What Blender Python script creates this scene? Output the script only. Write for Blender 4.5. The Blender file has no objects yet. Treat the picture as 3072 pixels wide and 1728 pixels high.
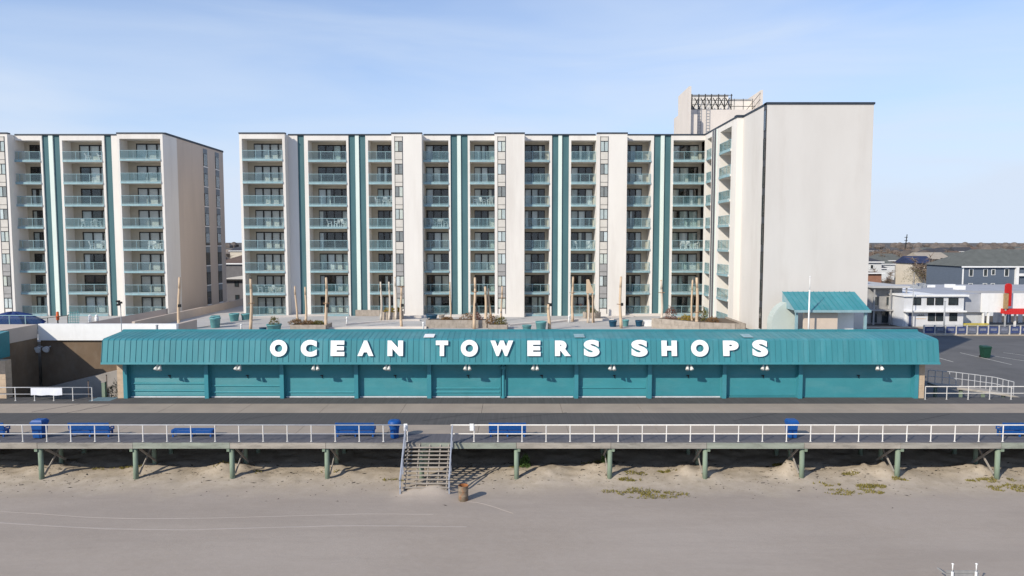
import bpy, bmesh, math, random
from mathutils import Vector, Matrix
random.seed(7)
R = math.radians
SC = bpy.context.scene
COL = SC.collection

# ---------------------------------------------------------------- camera
H = 12.7                       # camera height above the boardwalk deck (z = 0)
PITCH = R(3.83)
FPX = 2048.0                   # focal length in photo pixels (3072 wide)
cam_d = bpy.data.cameras.new('camera'); cam = bpy.data.objects.new('camera', cam_d)
COL.objects.link(cam); SC.camera = cam
cam_d.sensor_width = 36.0; cam_d.lens = 24.0; cam_d.clip_start = 0.5; cam_d.clip_end = 40000
cam.location = (0, 0, H); cam.rotation_euler = (R(90) - PITCH, 0, 0)
SC.render.resolution_x = 1024; SC.render.resolution_y = 576

# ---------------------------------------------------------------- sky, sun, exposure
SUN_EL, SUN_AZ = R(31), R(225)
world = bpy.data.worlds.new('World'); SC.world = world; world.use_nodes = True
nt = world.node_tree; nt.nodes.clear()
out = nt.nodes.new('ShaderNodeOutputWorld'); bg = nt.nodes.new('ShaderNodeBackground')
sky = nt.nodes.new('ShaderNodeTexSky'); sky.sky_type = 'NISHITA'; sky.sun_disc = False
sky.sun_elevation = SUN_EL; sky.sun_rotation = SUN_AZ
sky.air_density = 1.0; sky.dust_density = 0.15; sky.ozone_density = 3.0; sky.altitude = 0
bg.inputs['Strength'].default_value = 0.14
tc = nt.nodes.new('ShaderNodeTexCoord'); mp = nt.nodes.new('ShaderNodeMapping')
mp.inputs['Scale'].default_value = (1.3, 1.3, 7.5); mp.inputs['Rotation'].default_value = (R(8), R(-9), R(20))
nz = nt.nodes.new('ShaderNodeTexNoise'); nz.inputs['Scale'].default_value = 1.5
nz.inputs['Detail'].default_value = 5; nz.inputs['Roughness'].default_value = 0.5; nz.inputs['Distortion'].default_value = 0.5
rp = nt.nodes.new('ShaderNodeMapRange'); rp.inputs['From Min'].default_value = 0.30; rp.inputs['From Max'].default_value = 0.85
rp.inputs['To Min'].default_value = 0.0; rp.inputs['To Max'].default_value = 0.55
mx = nt.nodes.new('ShaderNodeMix'); mx.data_type = 'RGBA'
mx.inputs['B'].default_value = (5.3, 6.1, 7.3, 1)
nt.links.new(tc.outputs['Generated'], mp.inputs['Vector']); nt.links.new(mp.outputs[0], nz.inputs['Vector'])
sep = nt.nodes.new('ShaderNodeSeparateXYZ'); nt.links.new(tc.outputs['Generated'], sep.inputs[0])
el = nt.nodes.new('ShaderNodeMapRange'); el.inputs['From Min'].default_value = 0.03; el.inputs['From Max'].default_value = 0.45   # thin high haze, thicker towards the horizon
el.inputs['To Min'].default_value = 0.86; el.inputs['To Max'].default_value = 0.0
nt.links.new(sep.outputs['Z'], el.inputs['Value'])
ad = nt.nodes.new('ShaderNodeMath'); ad.operation = 'ADD'; ad.use_clamp = True
nt.links.new(nz.outputs['Fac'], rp.inputs['Value']); nt.links.new(rp.outputs[0], ad.inputs[0]); nt.links.new(el.outputs[0], ad.inputs[1]); nt.links.new(ad.outputs[0], mx.inputs['Factor'])
tn = nt.nodes.new('ShaderNodeMix'); tn.data_type = 'RGBA'; tn.blend_type = 'MULTIPLY'; tn.inputs['Factor'].default_value = 1
tn.inputs['B'].default_value = (0.80, 1.07, 1.38, 1)
nt.links.new(sky.outputs[0], tn.inputs['A']); nt.links.new(tn.outputs['Result'], mx.inputs['A']); nt.links.new(mx.outputs['Result'], bg.inputs['Color'])
nt.links.new(bg.outputs[0], out.inputs['Surface'])
sd = bpy.data.lights.new('sun', 'SUN'); so = bpy.data.objects.new('sun', sd); COL.objects.link(so)
sd.energy = 5.0; sd.angle = R(0.53); sd.color = (1.0, 0.925, 0.79)
ldir = Vector((math.cos(SUN_EL) * math.sin(R(45)), math.cos(SUN_EL) * math.cos(R(45)), -math.sin(SUN_EL)))
so.rotation_euler = ldir.to_track_quat('-Z', 'Y').to_euler()
so.location = (-40, -40, 60)
vs = SC.view_settings; vs.view_transform = 'Standard'; vs.look = 'None'; vs.gamma = 1; vs.exposure = -0.1
vs.use_curve_mapping = False

# ---------------------------------------------------------------- pixel helpers (a pixel is only a direction)
CP, SP = math.cos(PITCH), math.sin(PITCH)
def at(u, v, Y):
    xc, yc = (u - 1536) / FPX, (864 - v) / FPX
    d = Y / (CP + yc * SP)
    return Vector((d * xc, Y, H + d * (-SP + yc * CP)))
def onz(u, v, z):
    xc, yc = (u - 1536) / FPX, (864 - v) / FPX
    d = (z - H) / (-SP + yc * CP)
    return Vector((d * xc, d * (CP + yc * SP), z))
def X(u, v, Y): return at(u, v, Y).x
def Z(v, Y): return at(1536, v, Y).z

# ---------------------------------------------------------------- materials
MATS = {}
def mat(name, col, rough=0.8, var=0.12, scale=1.0, stretch=(1, 1, 1), bump=0.0, bscale=None, spec=0.3, metal=0.0, col2=None, detail=6, sharp=False, soil=None, ovar=0.0):
    if name in MATS: return MATS[name]
    m = bpy.data.materials.new(name); m.use_nodes = True; t = m.node_tree; n = t.nodes
    b = n['Principled BSDF']; b.inputs['Roughness'].default_value = rough
    b.inputs['Specular IOR Level'].default_value = spec; b.inputs['Metallic'].default_value = metal
    g = n.new('ShaderNodeNewGeometry'); mpn = n.new('ShaderNodeMapping'); mpn.inputs['Scale'].default_value = stretch
    t.links.new(g.outputs['Position'], mpn.inputs['Vector'])
    no = n.new('ShaderNodeTexNoise'); no.inputs['Scale'].default_value = scale; no.inputs['Detail'].default_value = detail
    no.inputs['Roughness'].default_value = 0.62
    t.links.new(mpn.outputs[0], no.inputs['Vector'])
    mr = n.new('ShaderNodeMapRange'); mr.inputs['From Min'].default_value = 0.3; mr.inputs['From Max'].default_value = 0.7
    if sharp: mr.inputs['From Min'].default_value = 0.46; mr.inputs['From Max'].default_value = 0.56
    t.links.new(no.outputs['Fac'], mr.inputs['Value'])
    mi = n.new('ShaderNodeMix'); mi.data_type = 'RGBA'
    a = [max(0, c * (1 - var)) for c in col]; c2 = col2 or [min(1, c * (1 + var)) for c in col]
    mi.inputs['A'].default_value = (*a, 1); mi.inputs['B'].default_value = (*c2, 1)
    t.links.new(mr.outputs[0], mi.inputs['Factor'])
    last = mi.outputs['Result']
    if soil:                                   # (colour, amount, scale, stretch): stains with a shape of their own
        sc_, am_, ss_, st_ = soil
        mp2 = n.new('ShaderNodeMapping'); mp2.inputs['Scale'].default_value = st_; mp2.inputs['Location'].default_value = (3.1, 7.7, 1.9)
        t.links.new(g.outputs['Position'], mp2.inputs['Vector'])
        n2 = n.new('ShaderNodeTexNoise'); n2.inputs['Scale'].default_value = ss_; n2.inputs['Detail'].default_value = 8
        n2.inputs['Roughness'].default_value = 0.7
        t.links.new(mp2.outputs[0], n2.inputs['Vector'])
        m2 = n.new('ShaderNodeMapRange'); m2.inputs['From Min'].default_value = 0.5; m2.inputs['From Max'].default_value = 0.72
        m2.inputs['To Max'].default_value = am_
        t.links.new(n2.outputs['Fac'], m2.inputs['Value'])
        x2 = n.new('ShaderNodeMix'); x2.data_type = 'RGBA'; x2.inputs['B'].default_value = (*sc_, 1)
        t.links.new(m2.outputs[0], x2.inputs['Factor']); t.links.new(last, x2.inputs['A']); last = x2.outputs['Result']
    if ovar:                                   # each sheet of metal faded a little differently
        oi = n.new('ShaderNodeObjectInfo'); m3 = n.new('ShaderNodeMapRange'); m3.inputs['To Min'].default_value = 1-ovar; m3.inputs['To Max'].default_value = 1+ovar
        t.links.new(oi.outputs['Random'], m3.inputs['Value'])
        x3 = n.new('ShaderNodeVectorMath'); x3.operation = 'SCALE'; t.links.new(last, x3.inputs[0]); t.links.new(m3.outputs[0], x3.inputs['Scale']); last = x3.outputs[0]
    t.links.new(last, b.inputs['Base Color'])
    if bump:
        nb = n.new('ShaderNodeTexNoise'); nb.inputs['Scale'].default_value = bscale or scale * 6; nb.inputs['Detail'].default_value = 5
        t.links.new(mpn.outputs[0], nb.inputs['Vector'])
        bp = n.new('ShaderNodeBump'); bp.inputs['Strength'].default_value = bump; bp.inputs['Distance'].default_value = 0.05
        t.links.new(nb.outputs['Fac'], bp.inputs['Height']); t.links.new(bp.outputs[0], b.inputs['Normal'])
    MATS[name] = m; return m
def glassmat(name, tint, diff, trans, gl=0.9, rough=0.03):
    m = bpy.data.materials.new(name); m.use_nodes = True; t = m.node_tree; n = t.nodes; n.clear()
    o = n.new('ShaderNodeOutputMaterial'); tr = n.new('ShaderNodeBsdfTransparent'); tr.inputs[0].default_value = (*tint, 1)
    df = n.new('ShaderNodeBsdfDiffuse'); df.inputs[0].default_value = (*diff, 1)
    gs = n.new('ShaderNodeBsdfGlossy'); gs.inputs[0].default_value = (gl, gl, gl, 1); gs.inputs['Roughness'].default_value = rough
    m1 = n.new('ShaderNodeMixShader'); m1.inputs[0].default_value = trans
    t.links.new(df.outputs[0], m1.inputs[1]); t.links.new(tr.outputs[0], m1.inputs[2])
    fr = n.new('ShaderNodeFresnel'); gg = n.new('ShaderNodeNewGeometry'); mm = n.new('ShaderNodeMath'); mm.operation = 'MULTIPLY_ADD'
    mm.inputs[1].default_value = -(1.5-1/1.5); mm.inputs[2].default_value = 1.5
    t.links.new(gg.outputs['Backfacing'], mm.inputs[0]); t.links.new(mm.outputs[0], fr.inputs[0])
    m2 = n.new('ShaderNodeMixShader'); t.links.new(fr.outputs[0], m2.inputs[0])
    t.links.new(m1.outputs[0], m2.inputs[1]); t.links.new(gs.outputs[0], m2.inputs[2])
    t.links.new(m2.outputs[0], o.inputs['Surface']); MATS[name] = m; return m

STUCCO = mat('stucco', (.71, .668, .618), .9, .05, .35, (1, 1, .25), .12, 18, col2=(.75, .712, .66), soil=((.50, .45, .40), .35, .5, (1, 1, .10)))
WALLPLAIN = mat('stucco_wing', (.61, .578, .54), .9, .05, .25, (1, 1, .3), .10, 14, col2=(.645, .615, .578), soil=((.47, .425, .38), .38, .35, (1, 1, .16)))
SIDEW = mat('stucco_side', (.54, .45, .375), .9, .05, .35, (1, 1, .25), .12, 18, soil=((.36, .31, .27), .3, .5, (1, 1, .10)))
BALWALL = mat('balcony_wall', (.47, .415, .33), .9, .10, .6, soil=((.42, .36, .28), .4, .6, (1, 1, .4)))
WHITE = mat('white_paint', (.80, .79, .77), .6, .04, 1.5, soil=((.52, .49, .44), .3, .8, (1, 1, .15)))
MINT = mat('pale_mint_paint', (.65, .72, .66), .7, .05, 1.2, (1, 1, .2))
TEALD = mat('dark_teal_stripe', (.062, .138, .152), .75, .12, 1.2, (1, 1, .2), .1, 14, soil=((.085, .165, .19), .5, .6, (1, 1, .12)))
TEAL = mat('shop_teal', (.045, .235, .285), .42, .09, .8, (1, 1, .3), .03, 9, spec=.4, soil=((.12, .33, .35), .35, .7, (1, 1, .22)))
TEALROOF = mat('roof_teal', (.047, .228, .262), .45, .07, .7, (1, 1, .3), spec=.4, soil=((.12, .31, .34), .55, .6, (1, 1, .15)), ovar=.07)
TEALDOOR = mat('shutter_teal', (.048, .25, .288), .42, .06, .6, (1, 1, 1), spec=.45, soil=((.11, .30, .33), .5, .7, (.5, .5, 1.5)), ovar=.06)
TEALPALE = mat('pale_teal_paint', (.25, .38, .41), .6, .12, 2.0, soil=((.40, .48, .47), .4, 1.5, (1, 1, .5)))
CAPD = mat('dark_roof_cap', (.03, .04, .055), .55, .2, 2)
FRAME = mat('dark_window_frame', (.022, .02, .02), .45, .15, 3)
CURT = [mat('curtain_cream', (.82, .80, .72), .9, .08, 3), mat('curtain_grey', (.66, .69, .67), .9, .1, 3),
        mat('curtain_white', (.86, .87, .86), .9, .05, 3), mat('curtain_sage', (.56, .63, .58), .9, .1, 3)]
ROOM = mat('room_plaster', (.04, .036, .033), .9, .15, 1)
GLASS = glassmat('door_glass', (.92, .94, .94), (.02, .03, .03), .98)
RAILG = glassmat('railing_glass', (.88, .94, .945), (.10, .18, .20), .93)
PANELB = mat('beige_panel', (.58, .545, .49), .8, .08, 2)
PANELG = mat('grey_panel', (.33, .32, .31), .8, .12, 2)
SAND = None
TIMB = mat('weathered_timber', (.34, .31, .275), .9, .22, 1.2, (.3, 1, 2), .25, 20, soil=((.12, .11, .10), .55, 2.2, (.35, 1, 1)))
TIMBG = mat('green_piling', (.20, .255, .19), .9, .2, 3, (1, 1, .25), .25, 20, soil=((.10, .10, .085), .5, 4, (1, 1, .2)))
POLE = mat('bare_pole_wood', (.55, .41, .28), .85, .14, 2, (1, 1, .15), .1, 15)
RAILGR = mat('rail_grey', (.40, .40, .41), .5, .12, 2)
RAILW = mat('rail_white', (.72, .69, .65), .5, .08, 2, soil=((.45, .36, .28), .4, 3, (1, 1, 1)))
HRAIL = mat('handrail_blue_grey', (.31, .33, .38), .5, .1, 3)
BLUE = mat('bench_blue', (.005, .07, .27), .5, .12, 4, spec=.4)
BLACK = mat('black_metal', (.015, .015, .016), .5, .1, 3)
GREYM = mat('grey_metal', (.35, .36, .37), .5, .12, 3)
STONE = mat('planter_stone', (.36, .31, .26), .95, .18, 2.2, (1, 1, 1), .3, 9, soil=((.22, .18, .14), .4, 1.5, (1, 1, 1)))
POTT = mat('pot_teal', (.10, .27, .28), .55, .15, 2, soil=((.25, .38, .37), .4, 2, (1, 1, 1)))
POTB = mat('pot_deep_blue', (.012, .07, .13), .5, .15, 2)
TANC = mat('tan_block', (.50, .38, .27), .9, .12, 3, bump=.15)
BROWN = mat('brown_wall', (.165, .115, .075), .9, .22, .45, (1, 1, .6), .15, 10, soil=((.24, .20, .16), .35, .7, (1, 1, .8)))

# ---------------------------------------------------------------- mesh builder
class MB:
    def __init__(s, T=None): s.v = []; s.f = []; s.T = T
    def pt(s, p):
        s.v.append(s.T(p) if s.T else tuple(p)); return len(s.v) - 1
    def face(s, pts): s.f.append([s.pt(p) for p in pts])
    def box(s, x0, x1, y0, y1, z0, z1):
        i = [s.pt(p) for p in ((x0,y0,z0),(x1,y0,z0),(x1,y1,z0),(x0,y1,z0),(x0,y0,z1),(x1,y0,z1),(x1,y1,z1),(x0,y1,z1))]
        for q in ((0,3,2,1),(4,5,6,7),(0,1,5,4),(1,2,6,5),(2,3,7,6),(3,0,4,7)): s.f.append([i[k] for k in q])
        return s
    def hexa(s, bot, top):
        n = len(bot); b = [s.pt(p) for p in bot]; t = [s.pt(p) for p in top]
        s.f.append(b[::-1]); s.f.append(t)
        for k in range(n): s.f.append([b[k], b[(k+1)%n], t[(k+1)%n], t[k]])
        return s
    def extr(s, prof, x0, x1):                       # profile in (y,z) swept along x
        return s.hexa([(x0, y, z) for y, z in prof], [(x1, y, z) for y, z in prof])
    def tube(s, p, q, r0, r1=None, n=8, cap=True):
        r1 = r0 if r1 is None else r1; p = Vector(p); q = Vector(q); d = (q - p).normalized()
        a = d.cross(Vector((0,0,1)) if abs(d.z) < .9 else Vector((1,0,0))).normalized(); b = d.cross(a)
        c0 = []; c1 = []
        for k in range(n):
            w = 2*math.pi*k/n; o = a*math.cos(w) + b*math.sin(w)
            c0.append(s.pt(p + o*r0)); c1.append(s.pt(q + o*r1))
        for k in range(n): s.f.append([c0[k], c0[(k+1)%n], c1[(k+1)%n], c1[k]])
        if cap: s.f.append(c0[::-1]); s.f.append(c1)
        return s
    def beam(s, p, q, w, h):                         # rectangular bar between two points
        p = Vector(p); q = Vector(q); d = (q - p).normalized()
        a = d.cross(Vector((0,0,1)) if abs(d.z) < .95 else Vector((1,0,0))).normalized(); b = a.cross(d)
        a = a*w/2; b = b*h/2
        return s.hexa([p-a-b, p+a-b, p+a+b, p-a+b], [q-a-b, q+a-b, q+a+b, q-a+b])
    def lathe(s, c, prof, n=16, closed=True):
        rings = []
        for r, z in prof:
            rings.append([s.pt((c[0]+r*math.cos(2*math.pi*k/n), c[1]+r*math.sin(2*math.pi*k/n), c[2]+z)) for k in range(n)])
        for a, b in zip(rings, rings[1:]):
            for k in range(n): s.f.append([a[k], a[(k+1)%n], b[(k+1)%n], b[k]])
        if closed: s.f.append(rings[0][::-1]); s.f.append(rings[-1])
        return s
    def mesh(s, name, m, smooth=False, off=None):
        me = bpy.data.meshes.new(name)
        vv = s.v if off is None else [(a[0]-off[0], a[1]-off[1], a[2]-off[2]) for a in s.v]
        me.from_pydata([tuple(a) for a in vv], [], s.f)
        bm = bmesh.new(); bm.from_mesh(me); bmesh.ops.recalc_face_normals(bm, faces=bm.faces); bm.to_mesh(me); bm.free()
        if m: me.materials.append(m)
        if smooth: me.polygons.foreach_set('use_smooth', [True]*len(me.polygons))
        return me
    def build(s, name, m, parent=None, smooth=False):
        off = worldloc(parent) if parent else None
        return link(name, s.mesh(name, m, smooth, off), parent)
def worldloc(o):
    p = Vector((0,0,0))
    while o: p = p + Vector(o.location); o = o.parent
    return p
def link(name, me, parent=None, loc=None, rz=None):
    o = bpy.data.objects.new(name, me); COL.objects.link(o)
    if parent: o.parent = parent
    if loc is not None: o.location = loc
    if rz: o.rotation_euler = (0, 0, rz)
    return o
def tag(o, label=None, cat=None, group=None, kind=None):
    if label: o['label'] = label
    if cat: o['category'] = cat
    if group: o['group'] = group
    if kind: o['kind'] = kind
    return o
def thing(name, label, cat, loc, group=None, rz=0):
    o = bpy.data.objects.new(name, None); COL.objects.link(o); o.location = loc; o.rotation_euler = (0,0,rz)
    o.empty_display_size = .3
    return tag(o, label, cat, group)
def copy_tree(o, parent=None):
    c = o.copy(); COL.objects.link(c); c.parent = parent
    for ch in o.children: copy_tree(ch, c)
    return c

def hsh(x, y, s=0):
    t = math.sin(x*127.1 + y*311.7 + s*74.7)*43758.5453; return t - math.floor(t)
def vnoise(x, y, s=0):
    xi, yi = math.floor(x), math.floor(y); fx, fy = x-xi, y-yi
    fx = fx*fx*(3-2*fx); fy = fy*fy*(3-2*fy)
    a = hsh(xi,yi,s); b = hsh(xi+1,yi,s); c = hsh(xi,yi+1,s); d = hsh(xi+1,yi+1,s)
    return a + (b-a)*fx + (c-a)*fy + (a-b-c+d)*fx*fy
def fbm(x, y, s=0):
    return (vnoise(x,y,s) - .5) + .5*(vnoise(x*2.1,y*2.1,s+1) - .5) + .25*(vnoise(x*4.3,y*4.3,s+2) - .5)

# ================================================================ GROUND
ZS = -2.6                      # open beach level
PIL_U = [(-160, 1437), (124, 1432), (408, 1437), (697, 1433), (982, 1440), (1265, 1440), (1549, 1432), (1830, 1432), (2115, 1438), (2405, 1445), (2692, 1440), (2991, 1434), (3280, 1434)]
PIL_X = [X(u, 1400, 42.95) for u, v in PIL_U]
MOUNDS = [(X(690,1400,44.6), 44.4, .35, 1.0), (X(1000,1400,44.6), 44.8, .22, .9), (X(1640,1400,44.6), 44.2, .22, 1.2), (X(1800,1400,44.6), 44.2, .40, 1.1), (X(2075,1405,44.4), 44.1, .42, .9),
          (X(2365,1410,44.2), 43.9, .50, .75), (X(2630,1400,44.4), 44.3, .42, 1.1), (X(2925,1405,44.4), 44.2, .40, .8), (X(150,1400,44.6), 44.8, .30, 1.1), (X(450,1400,44.6), 44.9, .22, .9)]
SMX = X(1280, 1440, 41)
def sand_h(x, y):
    t = min(1, max(0, (y - 40.6) / 3.6)); t = t*t*(3-2*t)
    z = ZS + .20*t + .10*t*fbm(x*.45, y*.45, 3)
    if y > 45: z += min(1.2, (y-45)*.09) + .15*fbm(x*.3, y*.3, 9)
    z += .025*fbm(x*.22, y*.5, 5) + .008*fbm(x*1.3, y*1.3, 6)
    if 41 < y < 49:
        z += .11*t*fbm(x*1.7, y*1.7, 11)
        for mx_, my_, a, r in MOUNDS:
            q = ((x-mx_)/1.35)**2 + (y-my_)**2
            if q < 6*r*r: z += a*1.15*math.exp(-q/(r*r)) * (1 + 1.0*fbm(x*2.6, y*2.6, 8))
    if 38.6 < y < 43 and abs(x-SMX) < 3.2:                   # sand drifted over the lowest steps
        z += .42*math.exp(-((x-SMX)/1.5)**4)*math.exp(-((y-40.9)/.75)**2)*(1+.5*fbm(x*1.5,y*1.5,17))
    return z
def make_sand():
    m = bpy.data.materials.new('beach_sand'); m.use_nodes = True; t = m.node_tree; n = t.nodes; b = n['Principled BSDF']
    b.inputs['Roughness'].default_value = .95; b.inputs['Specular IOR Level'].default_value = .15
    g = n.new('ShaderNodeNewGeometry')
    def noise(sc, st, det=6, ro=.6):
        mpn = n.new('ShaderNodeMapping'); mpn.inputs['Scale'].default_value = st; t.links.new(g.outputs['Position'], mpn.inputs['Vector'])
        q = n.new('ShaderNodeTexNoise'); q.inputs['Scale'].default_value = sc; q.inputs['Detail'].default_value = det; q.inputs['Roughness'].default_value = ro
        t.links.new(mpn.outputs[0], q.inputs['Vector']); return q.outputs['Fac']
    def mr(v, a, c, lo=0, hi=1):
        q = n.new('ShaderNodeMapRange'); q.inputs[1].default_value = a; q.inputs[2].default_value = c; q.inputs[3].default_value = lo; q.inputs[4].default_value = hi
        t.links.new(v, q.inputs[0]); return q.outputs[0]
    def mix(f, a, c):
        q = n.new('ShaderNodeMix'); q.data_type = 'RGBA'
        t.links.new(f, q.inputs['Factor'])
        for s_, k in ((a,'A'),(c,'B')):
            if isinstance(s_, tuple): q.inputs[k].default_value = (*s_, 1)
            else: t.links.new(s_, q.inputs[k])
        return q.outputs['Result']
    c = mix(mr(noise(.10, (1,1.6,1)), .35, .65), (.345,.288,.238), (.378,.32,.27))
    c = mix(mr(noise(2.2, (1,1.3,1), 9, .75), .4, .62, 0, .30), c, (.41,.35,.30))
    c = mix(mr(noise(.16, (.35,2.2,1), 7, .7), .45, .62, 0, .45), c, (.30,.252,.212))
    c = mix(mr(noise(14, (1,1.5,1), 4, .8), .55, .75, 0, .35), c, (.27,.225,.185))
    sx = n.new('ShaderNodeSeparateXYZ'); t.links.new(g.outputs['Position'], sx.inputs[0])
    wob = n.new('ShaderNodeMath'); wob.operation = 'MULTIPLY_ADD'; wob.inputs[1].default_value = 5.0; t.links.new(noise(.35, (1,1,1), 5), wob.inputs[0]); t.links.new(sx.outputs['Y'], wob.inputs[2])
    up = mr(wob.outputs[0], 42.4, 45.2)                                  # warmer, dirtier sand next to the boardwalk
    c = mix(up, c, mix(mr(noise(1.1, (1,1,1), 8, .7), .38, .62), (.395,.33,.255), (.48,.41,.33)))
    dirt = n.new('ShaderNodeMath'); dirt.operation = 'MULTIPLY'
    t.links.new(mr(noise(3.4, (1,1,1), 10, .8), .56, .66, 0, .75), dirt.inputs[0]); t.links.new(up, dirt.inputs[1])
    c = mix(dirt.outputs[0], c, (.17,.135,.085))
    t.links.new(c, b.inputs['Base Color'])
    bp = n.new('ShaderNodeBump'); bp.inputs['Strength'].default_value = .4; bp.inputs['Distance'].default_value = .05
    t.links.new(noise(2.6, (1,1.6,1), 10, .78), bp.inputs['Height']); t.links.new(bp.outputs[0], b.inputs['Normal'])
    return m
SAND = make_sand()
def grid(xs, ys, fz):
    v = [(x, y, fz(x, y)) for y in ys for x in xs]; nx = len(xs)
    f = [(j*nx+i, j*nx+i+1, (j+1)*nx+i+1, (j+1)*nx+i) for j in range(len(ys)-1) for i in range(nx-1)]
    return v, f
xs = [-400, -200, -120, -80] + [-60 + .3*i for i in range(401)] + [80, 120, 200, 400]
ys = [-150, -80, -30, 0, 10, 18] + [22 + 1.0*i for i in range(18)] + [40 + .22*i for i in range(46)] + [51 + i for i in range(7)]
me = bpy.data.meshes.new('beach'); v_, f_ = grid(xs, ys, sand_h); me.from_pydata(v_, [], f_); me.materials.append(SAND)
me.polygons.foreach_set('use_smooth', [True]*len(me.polygons))
tag(link('beach', me), 'pale grey sand beach in front of the boardwalk', None, None, 'structure')

ZL = -1.2                      # street level behind the boardwalk
ASPH = mat('asphalt', (.125, .12, .117), .9, .16, .25, (1, 1, 1), .1, 20, soil=((.15, .145, .14), .6, .12, (1, 2, 1)))
LAND = mat('far_land', (.10, .085, .07), .95, .35, .012, (1, 1, 1), col2=(.16, .14, .12), soil=((.05, .048, .045), .8, .03, (1, 3, 1)))
m_ = MB(); m_.face([(-9000,57,ZL-.02),(9000,57,ZL-.02),(9000,22000,ZL-.02),(-9000,22000,ZL-.02)])
tag(m_.build('ground', LAND), 'flat low land reaching the horizon', None, None, 'structure')
m_ = MB(); m_.face([(-120,56.4,ZL),(140,56.4,ZL),(140,101,ZL),(-120,101,ZL)])
park = tag(m_.build('parking_lot', ASPH), 'grey asphalt parking lot beside the shop row', None, None, 'structure')
STREET = mat('street_asphalt', (.12, .115, .11), .9, .14, .4)
m_ = MB(); m_.face([(30,103,ZL+.004),(160,103,ZL+.004),(160,109.5,ZL+.004),(30,109.5,ZL+.004)])
tag(m_.build('road', STREET), 'narrow street between parking lot and white motel', None, None, 'structure')
PAVE = mat('pavement_tan', (.42, .35, .27), .9, .15, .5)
m_ = MB(); m_.box(30,160,109.5,111.2,ZL-.3,ZL+.13); tag(m_.build('pavement', PAVE), None, None, None, 'structure')
m_ = MB(); m_.box(30,160,101,103,ZL-.3,ZL+.13); tag(m_.build('verge', PAVE), None, None, None, 'structure')
LINE = mat('line_paint', (.55, .53, .48), .8, .25, 2)
def stripe(a, b, w, z, nm='painted_line'):
    a = Vector(a); b = Vector(b); d = (b-a).normalized(); n = Vector((-d.y, d.x, 0))*w/2
    q = MB(); q.face([(p.x, p.y, z) for p in (a-n, b-n, b+n, a+n)]); return q.build(nm, LINE, park)
for (u0, v0, u1, v1) in ((2880,1058,3035,1094), (2975,1067,3180,1100), (3010,1058,3260,1090), (2740,1052,2860,1086), (2610,1050,2700,1080)):
    stripe(onz(u0,v0,ZL), onz(u1,v1,ZL), .14, ZL+.005)

# ================================================================ BOARDWALK
PLK = lambda nm, c, v: mat(nm, c, .9, v, 1.0, (6.0, .12, 1), .12, 8, soil=((c[0]*1.5, c[1]*1.45, c[2]*1.4), .5, .35, (1, 1.6, 1)))
DARKW = PLK('dark_planks', (.088, .083, .080), .16); DARKB = PLK('dark_planks_grey', (.115, .11, .12), .16)
CONC = mat('concrete_lane', (.345, .285, .228), .9, .09, .5, (1, .5, 1), .05, 15, soil=((.24, .21, .18), .5, .22, (1, 3, 1)))
bw = thing('boardwalk', None, None, (0, 42.8, 0)); bw['kind'] = 'structure'; bw['label'] = 'raised wooden boardwalk with two pale lanes in front of the shops'
XB0, XB1 = -75, 78
YF, YB = 42.75, 55.35
bands = [(YF, 44.65, DARKB, 'deck_planks'), (44.65, 46.85, CONC, 'concrete_lane'), (46.85, 50.2, DARKW, 'deck_planks'), (50.2, 53.1, CONC, 'concrete_lane'), (53.1, YB, DARKW, 'deck_planks')]
for y0, y1, m, nm in bands:
    if nm == 'concrete_lane':
        x = XB0
        while x < XB1:                                   # separate cast slabs with fine joints
            q = MB(); q.box(x+.012, min(x+6.06, XB1)-.012, y0+.004, y1-.004, -.14, .002+.004*hsh(x, y0)); q.build('concrete_slab', m, bw); x += 6.06
    else:
        q = MB(); q.box(XB0, XB1, y0, y1, -.1, 0); q.build(nm, m, bw)
# diagonal expansion strips seen across the planks
SEAM = mat('deck_seam', (.06, .056, .055), .9, .2, 3)
for (u0,v0,u1,v1) in ((95,1236,240,1212),(150,1248,330,1214),(1270,1262,1420,1240),(1440,1262,1700,1238),(2200,1262,2330,1240),(2720,1268,2850,1242),(700,1262,860,1240)):
    a, b = onz(u0,v0,.006), onz(u1,v1,.006); d = (b-a).normalized(); n = Vector((-d.y,d.x,0))*.05
    q = MB(); q.face([a-n,b-n,b+n,a+n]); q.build('deck_seam', SEAM, bw)
q = MB(); q.box(XB0, XB1, 42.9, YB-.1, -.26, -.14); q.build('joist_layer', mat('joist_dark', (.10,.09,.08), .95), bw)
q = MB(); q.box(XB0, XB1, 55.1, 55.35, -3, -.15); q.build('rear_wall', BROWN, bw)
# fascia boards, one per span, uneven
for i in range(len(PIL_X)-1):
    x0, x1 = PIL_X[i], PIL_X[i+1]
    q = MB(); dz = .012*(hsh(i,3)-.5); dy = .02*hsh(i,5)
    n = 10; top = []; 
    for k in range(n):
        a, b = x0+.012+(x1-x0-.024)*k/n, x0+.012+(x1-x0-.024)*(k+1)/n
        q.box(a, b, YF-.09-dy-.004*hsh(i,k), YF-.012, -.40+dz, -.035+dz-.02*hsh(k,i)*(hsh(k+9,i)>.6))
    q.build('fascia_board', mat('fascia_%d' % (i%3), [(.34,.305,.26),(.30,.28,.245),(.27,.29,.24)][i%3], .9, .22, 1.4, (.3,1,2.5), .3, 20, soil=((.11,.10,.09), .6, 2.4, (.35,1,1))), bw)
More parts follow.
